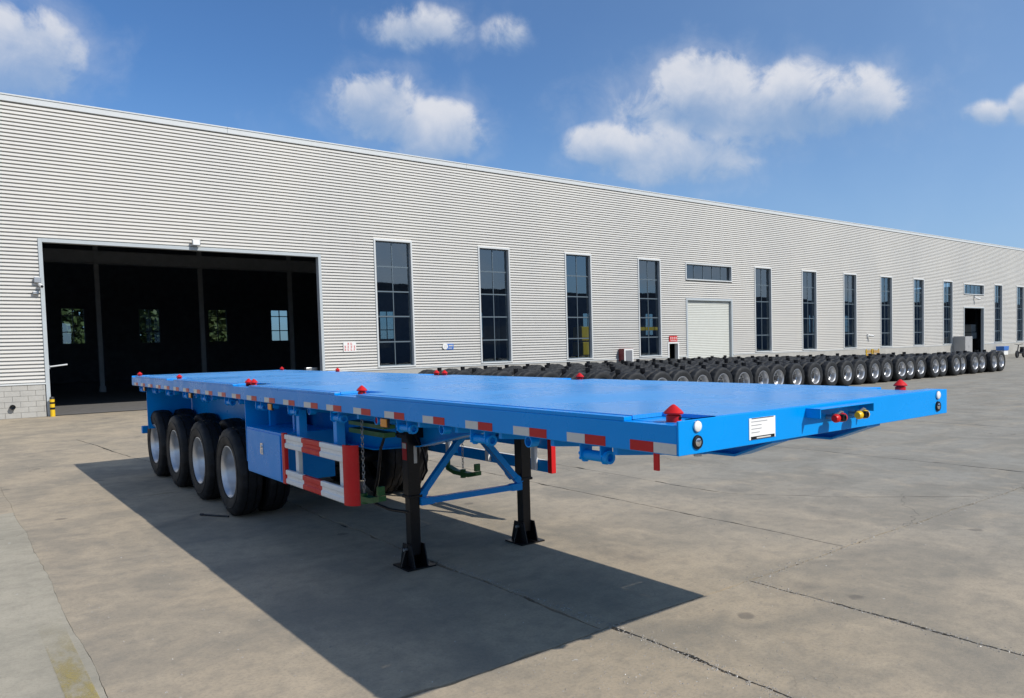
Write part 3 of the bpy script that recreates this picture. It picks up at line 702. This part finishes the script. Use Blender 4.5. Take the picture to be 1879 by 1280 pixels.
# container twist locks
def lock_mesh():
    mb = MB(); mb.lathe([(0, .001), (0, .030), (.030, .030), (.032, .024), (.036, .024), (.036, .038), (.042, .0395), (.054, .030), (.070, .014), (.077, .005), (.078, .001)], 'z', (0, 0, 0), 20)
    mb.v = [(x*1.0, y*1.25, z*1.02) for x, y, z in mb.v]
    return mb.mesh('twist_lock', 'red_paint', True)
LM = lock_mesh(); HOLE = MB().cyl('y', (0, 0, .020), .008, -.040, -.034, 12).mesh('bolt_hole', 'black_paint')
for lst, x in ((lockL, .10), (lockR, 2.39)):
    for y, turn in lst:
        o = place('twist_lock', LM, T, (x, y, 1.528), (0, 0, PI/2*turn+rd.uniform(-.25, .25))); o.matrix_parent_inverse = Toff
        place('bolt_hole', HOLE, o)
# reflective tape on the near beam, and on the far one
segs = [(.012, .15, .30, 1), (.47, .62, .76, 0), (.93, 1.08, 1.23, 0), (1.44, 1.59, 1.73, 0), (1.98, 2.12, 2.26, 0), (2.52, 2.67, 2.82, 0), (3.05, 3.21, 3.35, 0), (3.58, 3.74, 3.88, 0), (4.07, 4.22, 4.38, 0), (4.61, 4.76, 4.90, 0), (5.13, 5.29, 5.43, 0), (5.67, 5.83, 5.98, 0)]
y = 6.20
while y < 11.8: segs.append((y, y+.15, y+.30, 0)); y += .535
for a, m_, b, first in segs:
    for (p, q, c) in ((a, m_-.0008, 'tape_white' if first else 'tape_red'), (m_+.0008, b, 'tape_red' if first else 'tape_white')):
        TP(B(-.0022, -.0004, p, q, 1.3985, 1.4455), 'reflective_tape', c)
# strap winches and rope hooks under the near beam
def winch_meshes():
    mb = MB()
    for y0 in (-.11,):
        mb.prism([(-.04, .062), (.045, .062), (.045, .0), (.032, -.028), (.006, -.042), (-.022, -.036), (-.04, -.008)], 'y', y0, y0+.012)
    body = mb.mesh('winch_bracket', 'blue_paint')
    body2 = MB().prism([(-.04, .062), (.045, .062), (.045, .0), (.032, -.028), (.006, -.042), (-.022, -.036), (-.04, -.008)], 'y', .095, .107).mesh('bracket_plate', 'blue_paint')
    d = MB().cyl('y', (.0, 0, 0), .030, -.0975, .0945, 20).mesh('drum', 'blue_paint', True)
    h = MB().lathe([(-.111, .001), (-.111, .036), (-.150, .036), (-.150, .022), (-.12, .020), (-.12, .001)], 'y', (0, 0, 0), 20).mesh('ratchet_hub', 'blue_paint', True)
    gear = MB().lathe([(.1075, .001), (.1075, .042), (.120, .042), (.120, .001)], 'y', (0, 0, 0), 28, 0, lambda i, j, r: r-(.008 if (i % 4 < 2 and r > .01) else 0)).mesh('ratchet_gear', 'blue_paint')
    return body, d, h, gear, body2
WB, WDm, WH, WG, WB2 = winch_meshes()
for y in (.62, 1.65, 2.62, 3.80, 4.80, 5.73, 6.82, 7.82, 8.73, 9.71, 10.59, 11.55):
    o = place('strap_winch', WB, T, (.065, y, 1.331)); o.matrix_parent_inverse = Toff
    o.scale = (.9, .74, .9); place('drum', WDm, o); place('bracket_plate', WB2, o); place('ratchet_hub', WH, o); place('ratchet_gear', WG, o)
HK = MB().lathe([(-.02, .026), (-.02, .032), (.035, .032), (.035, .024)], 'x', (0, 0, 0), 16).mesh('rope_hook', 'blue_paint', True)
for y in (1.11, 2.04, 2.985, 4.30, 5.25, 6.30, 7.35, 8.05, 9.2, 10.1, 11.1):
    o = place('rope_hook', HK, T, (.03, y, 1.366)); o.matrix_parent_inverse = Toff
for y, hgt in ((2.837, 0), (5.28, 0), (8.303, 0), (11.10, 0)):
    m_ = TP(B(.004, .02, y-.055, y+.055, 1.325, 1.392), 'marker_lamp', 'dark_steel'); TP(B(-.006, .0035, y-.048, y+.048, 1.330, 1.387), 'lens', 'amber_plastic', parent=m_, bevel=.004)
TP(B(.012, .022, .135, .165, 1.315, 1.3935), 'red_bracket', 'red_paint')
TP(B(.02, .028, 2.98, 3.02, 1.335, 1.3935), 'red_bracket', 'tape_red')
# chassis
low = [(.02, 1.3925), (.25, 1.305), (2.45, 1.275), (2.9, 1.205), (3.6, 1.06), (4.5, .95), (11.9, .95), (11.9, 1.3935), (.02, 1.3935)]
for xc in (.755, 1.64):
    mb = MB().prism(low, 'x', xc-.006, xc+.006)
    cb = TP(mb, 'main_beam', 'blue_paint')
    fl_ = MB(); lp = low[:7]
    for i in range(6):
        (ya, za), (yb_, zb_) = lp[i], lp[i+1]
        fl_.prism([(ya, za-.0005), (yb_, zb_-.0005), (yb_, zb_-.012), (ya, za-.012)], 'x', xc-.07, xc+.07)
    TP(fl_, 'bottom_flange', 'blue_paint', parent=cb).matrix_parent_inverse = Matrix.Identity(4)
for i in range(24):
    y = .45+i*.49
    TP(MB().prism([(.0565, 1.393), (.0565, 1.35), (.69, 1.285), (1.71, 1.285), (WD-.0565, 1.35), (WD-.0565, 1.393)], 'y', y, y+.03), 'crossmember', 'blue_paint')
TP(MB().cyl('z', (1.2, .95, 0), .25, 1.255, 1.283, 32), 'coupler_plate', 'dark_steel'); TP(MB().cyl('z', (1.2, .95, 0), .025, 1.17, 1.2545, 16), 'king_pin', 'galv')
# axles, wheels, springs
for y in (7.10, 8.41, 9.70, 10.99):
    TP(MB().cyl('x', (0, y, .505), .07, .55, 1.95, 16), 'axle', 'dark_steel')
    for sgn, x in ((1, .07), (-1, 2.43)):
        for k, off in enumerate((0, .315)):
            wl = place('wheel', DRUM, T, (x+sgn*off, y, .512), (rd.uniform(0, 6), 0, 0) if sgn > 0 else (rd.uniform(0, 6), 0, PI)); wl.matrix_parent_inverse = Toff
            wl.scale = (1, 1, 1) if k == 0 else (.4, .9, .9)
            t_ = place('tyre', TY, wl); 
            if k == 1: t_.scale = (2.5, 1/.9, 1/.9)
            else: place('rim', RIM, wl)
    for x in (.74, 1.66):
        TP(MB().prism([(y-.55, .72), (y, .60), (y+.55, .72), (y+.55, .75), (y, .665), (y-.55, .75)], 'x', x-.035, x+.035), 'leaf_spring', 'dark_steel')
        TP(MB().prism([(y+.58, .70), (y+.72, .70), (y+.80, .949), (y+.50, .949)], 'x', x-.06, x+.06), 'spring_hanger', 'blue_paint')
for y in (6.16, 11.10):
    TP(B(.03, .66, y, y+.012, .74, 1.393), 'mudguard_panel', 'blue_paint')
TP(B(.665, .675, 6.18, 11.09, .62, 1.283), 'mudguard_sheet', 'blue_paint')
rb = TP(B(.09, 2.41, 11.90, 11.98, .60, .72), 'rear_bumper', 'blue_paint', bevel=.006)
for x in (.5, 1.94): TP(B(x, x+.06, 11.91, 11.97, .7205, 1.393), 'bumper_post', 'blue_paint')
# tool box
tb = TP(B(.012, .52, 5.03, 6.07, .652, 1.118), 'tool_box', 'blue_paint', bevel=.006)
TP(B(.002, .0115, 5.05, 6.05, .672, 1.098), 'box_door', 'blue_paint', parent=tb, bevel=.004)
lt = MB().box(-.006, .0015, 5.53, 5.60, .875, .985); lt.box(-.016, -.0065, 5.55, 5.58, .885, .93); lt.cyl('x', (0, 5.565, .955), .016, -.013, -.0065, 12)
TP(lt, 'latch', 'chrome', parent=tb)
for y in (5.2, 5.9): TP(B(.2, .26, y, y+.05, 1.1185, 1.32), 'box_hanger', 'blue_paint')
# near side guard: two ribbed rails with red and white bands, posts, red ends
def rail(z0, x, y0, y1):
    h = .125
    return MB().prism([(x+.03, z0), (x+.004, z0), (x, z0+.008), (x, z0+.040), (x+.012, z0+.050), (x+.012, z0+.076), (x, z0+.086), (x, z0+h-.008), (x+.004, z0+h), (x+.03, z0+h)], 'y', y0, y1)
gd = TP(B(.045, .085, 3.70, 3.77, .70, 1.11), 'side_guard', 'white_paint', bevel=.004); TP(B(.045, .085, 4.70, 4.77, .70, 1.11), 'guard_post', 'white_paint', parent=gd, bevel=.004)
for z0 in (.665, .995):
    for a, b, c in ((3.595, 4.075, 'white_paint'), (4.075, 4.49, 'red_paint'), (4.49, 4.915, 'white_paint')):
        TP(rail(z0, .0, a+.0005, b-.0005), 'guard_rail', c, parent=gd)
TP(B(-.004, .032, 4.916, 4.99, .655, 1.13), 'guard_end', 'red_paint', parent=gd, bevel=.006)
ec = [(.0, 3.595)]+[(.0+.075*(1-math.cos(t)), 3.595-.12*math.sin(t)) for t in [PI/2*i/6 for i in range(1, 7)]]
ecp = ec+[(x+.012, y+.006) for x, y in reversed(ec)]
TP(MB().prism(ecp, 'z', .655, 1.135), 'guard_end', 'red_paint', parent=gd, smooth=True)
for y in (3.87, 4.72): TP(B(.06, .13, y-.035, y+.035, 1.05, 1.3495), 'guard_hanger', 'blue_paint')
# far side guard
gd = TP(B(2.41, 2.45, 4.30, 4.37, .56, .89), 'side_guard', 'white_paint', bevel=.004)
for y in (5.2, 6.1): TP(B(2.41, 2.45, y, y+.07, .56, .89), 'guard_post', 'white_paint', parent=gd, bevel=.004)
for z0 in (.545, .79):
    TP(B(2.455, 2.49, 4.13, 6.9, z0, z0+.12), 'guard_rail', 'blue_paint', parent=gd)
    TP(B(2.456, 2.489, 4.13, 6.9, z0+.1205, z0+.125), 'rail_cap', 'white_paint', parent=gd)
TP(B(2.45, 2.51, 4.06, 4.129, .54, .90), 'guard_end', 'red_paint', parent=gd, bevel=.006)
for y in (4.5, 5.9): TP(B(2.37, 2.409, y-.03, y+.03, .60, 1.35), 'guard_hanger', 'blue_paint')
# landing legs
for x0 in (.613, 1.795):
    lg = TP(B(x0, x0+.115, 3.682, 3.798, .62, 1.36), 'landing_leg', 'black_paint', bevel=.008)
    TP(B(x0+.011, x0+.104, 3.694, 3.787, .10, .6195), 'lower_tube', 'black_paint', parent=lg, bevel=.006)
    TP(B(x0-.008, x0+.123, 3.674, 3.806, .60, .625), 'collar', 'black_paint', parent=lg, bevel=.004)
    cx, cy = x0+.0575, 3.74
    ft = MB().box(cx-.135, cx+.135, cy-.14, cy+.14, 0.001, .014)
    for s_ in (-1, 1):
        ft.prism([(cy-.13, .0142), (cy+.13, .0142), (cy+.075, .20), (cy-.075, .20)], 'x', cx+s_*.062-.005, cx+s_*.062+.005)
        ft.prism([(cx+s_*.068, .0142), (cx+s_*.128, .0142), (cx+s_*.068, .19)], 'y', cy-.006, cy+.006)
    ft.prism([(cx-.057, .0142), (cx+.057, .0142), (cx+.057, .12), (cx-.057, .12)], 'y', cy+.07, cy+.08)
    TP(ft, 'foot_plate', 'black_paint', parent=lg)
    TP(MB().cyl('x', (0, cy, .155), .014, cx-.10, cx+.10, 10), 'foot_pin', 'galv', parent=lg)
    TP(B(x0-.025, x0+.14, 3.65, 3.83, 1.12, 1.28), 'mount_plate', 'black_paint', parent=lg)
    if x0 < 1:
        TP(B(x0-.0025, x0-.0004, 3.70, 3.78, .93, 1.08), 'warning_label', 'tape_red', parent=lg); TP(B(x0-.0038, x0-.0027, 3.705, 3.775, 1.03, 1.075), 'label_text', 'tape_white', parent=lg)
        TP(B(x0+.055, x0+.085, 3.6795, 3.6816, .90, 1.05), 'rating_label', 'tape_white', parent=lg)
def strut(a, b, wdt=.036):
    a, b = Vector(a), Vector(b); return MB().tube([a, a+(b-a)*.10, a+(b-a)*.13, a+(b-a)*.87, a+(b-a)*.90, b], [wdt*1.25, wdt*1.25, wdt, wdt, wdt*1.25, wdt*1.25], 4)
for a, b in (((.72, 3.70, .56), (1.79, 3.70, .55)), ((.72, 3.71, .59), (1.20, 3.74, 1.10)), ((1.79, 3.71, .58), (1.36, 3.74, 1.10)), ((1.80, 3.83, .62), (1.70, 4.45, 1.10))):
    TP(strut(a, b), 'leg_brace', 'blue_paint')
TP(B(1.10, 1.46, 3.72, 3.76, 1.05, 1.2845), 'brace_bracket', 'blue_paint')
TP(B(.762, 1.633, 3.66, 3.70, 1.12, 1.284), 'leg_crossbeam', 'blue_paint')
TP(MB().cyl('x', (0, 3.735, 1.18), .02, .73, 1.76, 10), 'drive_shaft', 'dark_steel')
# folded crank handle on the near leg
TP(MB().tube([(.57, 3.74, 1.16), (.45, 3.77, 1.15), (.41, 3.77, 1.05), (.40, 3.83, .78), (.41, 3.94, .60), (.42, 3.93, .555), (.45, 3.72, .53), (.47, 3.42, .55)], .013, 8), 'crank_handle', 'black_paint', smooth=True)
TP(MB().tube([(.60, 3.60, 1.25), (.72, 3.62, 1.02), (.80, 3.70, .82), (.76, 3.72, .74)], .011, 6), 'air_hose', 'black_paint', smooth=True)
# spare wheel cradles: green carrier hanging on a chain
def chain(x, y, z0, z1):
    mb = MB(); z = z1; k = 0
    while z > z0:
        pts = [(math.cos(t)*.011, math.sin(t)*.020) for t in [2*PI*i/8 for i in range(9)]]
        mb.tube([((x+p, y, z+q) if k % 2 else (x, y+p, z+q)) for p, q in pts], .0035, 5); z -= .031; k += 1
    return mb
def carrier(x, y, zc, zt, ang):
    ch = TP(chain(x, y, zc+.03, zt), 'hoist_chain', 'galv')
    mb = MB(); mb.prism([(-.31, .03), (-.15, -.005), (.15, -.005), (.31, .03), (.31, .075), (.15, .04), (-.15, .04), (-.31, .075)], 'x', -.035, .035)
    mb.box(-.03, .03, -.30, -.27, .075, .15); mb.cyl('z', (0, .30, 0), .018, .02, .16, 10); mb.box(-.02, .02, .311, .37, .045, .075); mb.cyl('z', (0, 0, 0), .03, -.03, .06, 12)
    o = TP(mb, 'spare_carrier', 'green_paint'); o.matrix_parent_inverse = Toff @ Matrix.Translation((x, y, zc)) @ Matrix.Rotation(ang, 4, 'Z')
carrier(1.90, 4.92, .50, 1.28, 0.0)
carrier(.32, 3.93, .60, 1.30, 0.06)
TP(B(.34, .44, 3.55, 4.25, 1.16, 1.20), 'carrier_rail', 'green_paint'); TP(B(.34, .44, 3.55, 4.25, 1.23, 1.262), 'carrier_rail', 'green_paint')
TP(MB().cyl('y', (.95, 0, 1.06), .13, 4.75, 5.5, 24), 'air_tank', 'black_paint', smooth=True)
# front face: lamps, plate, air couplings
for x in (.118, 2.372):
    l1 = TP(MB().lathe([(-.0008, .001), (-.0008, .026), (-.006, .026)], 'y', (x, 0, 1.515), 24), 'front_lamp', 'chrome', smooth=True)
    TP(MB().lathe([(-.0062, .0245), (-.010, .023), (-.014, .016), (-.016, .001)], 'y', (x, 0, 1.515), 24), 'lens', 'lamp_white', parent=l1, smooth=True)
    l2 = TP(MB().lathe([(-.0008, .001), (-.0008, .032), (-.009, .030), (-.011, .024), (-.004, .022)], 'y', (x, 0, 1.445), 24), 'front_lamp', 'black_paint', smooth=True)
    TP(MB().lathe([(-.004, .0218), (-.010, .019), (-.013, .010), (-.0135, .001)], 'y', (x, 0, 1.445), 24), 'lens', 'chrome', parent=l2, smooth=True)
pl = TP(B(.482, .684, -.0035, -.0008, 1.417, 1.519), 'data_plate', 'lamp_white'); mb = MB()
for zz, xe in ((1.500, .62), (1.483, .575), (1.466, .575), (1.449, .56)): mb.box(.497, xe, -.0045, -.0038, zz, zz+.0035)
TP(mb, 'small_print', 'print_grey', parent=pl); TP(B(.493, .676, -.0045, -.0037, 1.4178, 1.432), 'plate_footer', 'black_paint', parent=pl); TP(B(.535, .645, -.0053, -.0046, 1.4205, 1.4275), 'footer_print', 'tape_white', parent=pl)
TP(B(.50, .67, -.0052, -.0038, 1.5155, 1.5185), 'plate_edge', 'dark_steel', parent=pl)
br = TP(B(.945, 1.46, -.085, -.0008, 1.530, 1.5345), 'coupling_shelf', 'blue_paint')
TP(B(.945, .950, -.084, -.0009, 1.487, 1.5295), 'shelf_gusset', 'blue_paint', parent=br); TP(B(1.455, 1.46, -.084, -.0009, 1.487, 1.5295), 'shelf_gusset', 'blue_paint', parent=br)
for x, m_ in ((1.135, 'red_paint'), (1.355, 'yellow_paint')):
    gh = TP(MB().lathe([(-.0009, .012), (-.035, .012), (-.035, .020), (-.055, .022), (-.055, .001)], 'y', (x, 0, 1.477), 16), 'air_coupling', 'galv', smooth=True)
    TP(MB().lathe([(x-.046, .001), (x-.046, .017), (x-.036, .022), (x-.018, .022), (x-.012, .018), (x+.012, .018), (x+.018, .023), (x+.042, .023), (x+.042, .001)], 'x', (0, -.072, 1.474), 18), 'coupling_head', m_, parent=gh, smooth=True)
    TP(MB().lathe([(-.072, .001), (-.072, .019), (-.102, .019), (-.104, .012), (-.098, .010), (-.098, .001)], 'y', (x+.004, 0, 1.476), 18), 'coupling_seal', 'black_paint', parent=gh, smooth=True)
    TP(MB().tube([(x-.004, -.06, 1.492), (x+.02, -.07, 1.506), (x+.045, -.066, 1.50)], .006, 6), 'dust_cap_arm', 'galv', parent=gh)

# ------------------------------------------------------------------ stored axles in rows
AX = {}
AX['beam'] = MB().lathe([(.30, .001), (.30, .075), (1.80, .075), (1.80, .001)], 'y', (0, 0, .512), 14).box(-.075, .075, .62, .76, .44, .60).box(-.075, .075, 1.34, 1.48, .44, .60).mesh('axle_beam', 'dark_steel', True)
AX['post'] = MB().box(-.05, .05, .80, .90, .58, .98).lathe([(.98, .001), (.98, .085), (1.10, .085), (1.10, .001)], 'z', (0, .85, 0), 12).mesh('brake_chamber', 'black_paint')
NTH = ['', 'second ', 'third ', 'fourth ', 'fifth ', 'sixth ', 'seventh ', 'eighth ', 'ninth ', 'tenth ', 'eleventh ', 'twelfth ', 'thirteenth ', 'fourteenth ', 'fifteenth ', 'sixteenth ', 'seventeenth ', 'eighteenth ', 'nineteenth ', 'twentieth ', 'twenty-first ', 'twenty-second ', 'twenty-third ', 'twenty-fourth ', 'twenty-fifth ', 'twenty-sixth ', 'twenty-seventh ', 'twenty-eighth ']
def axle(x, y, rz, label, group):
    e = empty('truck_axle', (x, y, 0), rz); tag(e, label, 'axle', group)
    place('axle_beam', AX['beam'], e)
    place('brake_chamber', AX['post'], e)
    for k, (yy, flip) in enumerate(((0, 0), (.315, 0), (2.1, 1), (1.785, 1))):
        wl = place('wheel', TYD, e, (0, yy, .512), (0, rd.uniform(0, 6), 0))
        wl.rotation_mode = 'ZYX'; wl.rotation_euler = (rd.uniform(0, 6), 0, PI/2 if not flip else -PI/2); wl.rotation_mode = 'XYZ'
        if k in (0, 2): place('rim', RIM, wl)
fx = [13.45, 14.35, 15.3, 16.3, 17.35, 18.37, 19.52, 20.41, 21.28, 22.46, 23.69, 24.65, 25.84, 26.79, 27.86, 28.80, 29.80, 30.80, 31.95, 32.95, 33.95, 34.98, 36.02, 37.04, 38.06, 39.05]
for i, x in enumerate(fx):
    n = len(fx)-i-1
    nm = 'truck axle with black dual tyres, '+(NTH[n]+'from the right end of the front row' if n else 'at the right end of the front row')
    axle(x, 13.95+rd.uniform(-.12, .10), rd.uniform(-.05, .05), nm, 'stored axles in the front row')
for r_, (y, x0, x1) in enumerate(((16.25, 13.2, 35.5), (18.6, 13.0, 33.2), (20.95, 12.7, 31.6), (23.3, 12.5, 30.2))):
    x = x0; n = 0; row = ('second', 'third', 'fourth', 'rearmost')[r_]
    while x < x1:
        nm = 'truck axle with black tyres, '+(NTH[n]+'from' if n else 'at')+' the left end of the '+row+' row'
        axle(x, y+rd.uniform(-.12, .12), rd.uniform(-.07, .07), nm, 'stored axles in the rows behind')
        x += 1.06+rd.uniform(-.02, .09); n += 1

# short steel bar lying by the front near wheel
e = hub('steel_bar', 'short dark steel bar lying on the concrete beside the foremost trailer wheel', 'bar', (-.02, 7.2, 0))
P(e, MB().tube([(-.14, 7.35, .012), (.05, 7.02, .014)], .011, 6), 'rod', 'dark_steel'); P(e, MB().tube([(-.16, 7.385, .012), (-.14, 7.35, .012)], .017, 6), 'rod_head', 'dark_steel')

# motor scooter by the far wall
e = hub('motor_scooter', 'dark motor scooter parked at the far right by the building', 'scooter', (62.2, 21.6, 0))
for x in (61.65, 62.95):
    P(e, MB().lathe([(21.55, .16), (21.55, .27), (21.6, .30), (21.65, .27), (21.65, .16)], 'y', (x, 0, .3), 20), 'wheel', 'rubber', smooth=True); P(e, MB().cyl('y', (x, 0, .3), .16, 21.57, 21.63, 16), 'wheel_disc', 'dark_steel')
P(e, MB().prism([(61.95, .35), (62.35, .32), (62.9, .5), (63.15, .72), (62.5, .75), (62.35, .42), (62.0, .45)], 'y', 21.48, 21.72), 'body', 'black_paint', bevel=.02)
P(e, B(62.45, 63.1, 21.47, 21.73, .752, .84), 'seat', 'rubber', bevel=.03); P(e, MB().tube([(61.65, 21.6, .3), (61.9, 21.6, 1.0)], .04, 8), 'fork', 'dark_steel')
P(e, MB().tube([(61.95, 21.3, 1.08), (61.9, 21.6, 1.02), (61.95, 21.9, 1.08)], .02, 6), 'handlebar', 'dark_steel')

# ------------------------------------------------------------------ across the yard (mirrored in the panes) and behind the workshop
e = hub('opposite_workshop', 'long grey workshop across the yard, mirrored in the tall windows', 'building', (70, -55, 0))
P(e, B(24, 330, -75, -41, 0, 9.6), 'walls', 'far_wall'); P(e, MB().prism([(24, 9.61), (330, 9.61), (330, 10.3), (240, 11.4), (160, 10.3), (112, 11.0), (74, 10.3), (50, 10.9), (24, 10.3)], 'y', -75, -41.2), 'parapet', 'far_roof')
for k in range(29): P(e, B(30+k*10, 36+k*10, -41.0, -40.96, 2, 5), 'window', 'grey_glass')
def tree(x, y, h, r, leafm, label, seed):
    rt = random.Random(seed); e = hub('tree', label, 'tree', (x, y, 0), 'trees behind the workshop')
    tk = MB().tube([(x, y, 0), (x+.1, y, h*.3), (x-.1, y+.1, h*.6), (x, y, h*.85)], [.22, .18, .12, .04], 8)
    for k in range(7):
        a = rt.uniform(0, 6.3); z0 = h*rt.uniform(.3, .6); tk.tube([(x, y, z0), (x+math.cos(a)*r*.4, y+math.sin(a)*r*.4, z0+h*.13), (x+math.cos(a)*r*.75, y+math.sin(a)*r*.75, z0+h*.2)], [.08, .05, .02], 5)
    P(e, tk, 'trunk', 'bark')
    mb = MB(); cl = [(rt.gauss(0, .45)*r, rt.gauss(0, .45)*r, h*rt.uniform(.22, .95), rt.uniform(.25, .45)*r) for _ in range(42)]
    for cx, cy, cz, cr in cl:
        for _ in range(90):
            d = Vector((rt.gauss(0, 1), rt.gauss(0, 1), rt.gauss(0, .8))); d = d.normalized()*cr*rt.uniform(.5, 1.05)
            p = Vector((x+cx, y+cy, cz))+d; s_ = rt.uniform(.22, .40); a = Vector((rt.gauss(0, 1), rt.gauss(0, 1), rt.gauss(0, 1))).normalized()*s_; b = a.cross(Vector((rt.gauss(0, 1), rt.gauss(0, 1), rt.gauss(0, 1)))).normalized()*s_*.6
            o = len(mb.v); mb.v += [tuple(p-a), tuple(p+b), tuple(p+a), tuple(p-b)]; mb.f.append((o, o+1, o+2, o+3)); mb.mi.append(0)
    P(e, mb, 'crown', leafm)
tree(7.2, 82, 9.5, 3.9, 'leaf', 'dense green tree seen through the leftmost back window of the open doorway', 1)
tree(13.8, 82.5, 9.0, 4.0, 'leaf', 'dense green tree seen through the second back window of the open doorway', 2)
tree(20.1, 83, 8.0, 3.4, 'leaf_pale', 'pale green tree seen through the third back window of the open doorway', 3)
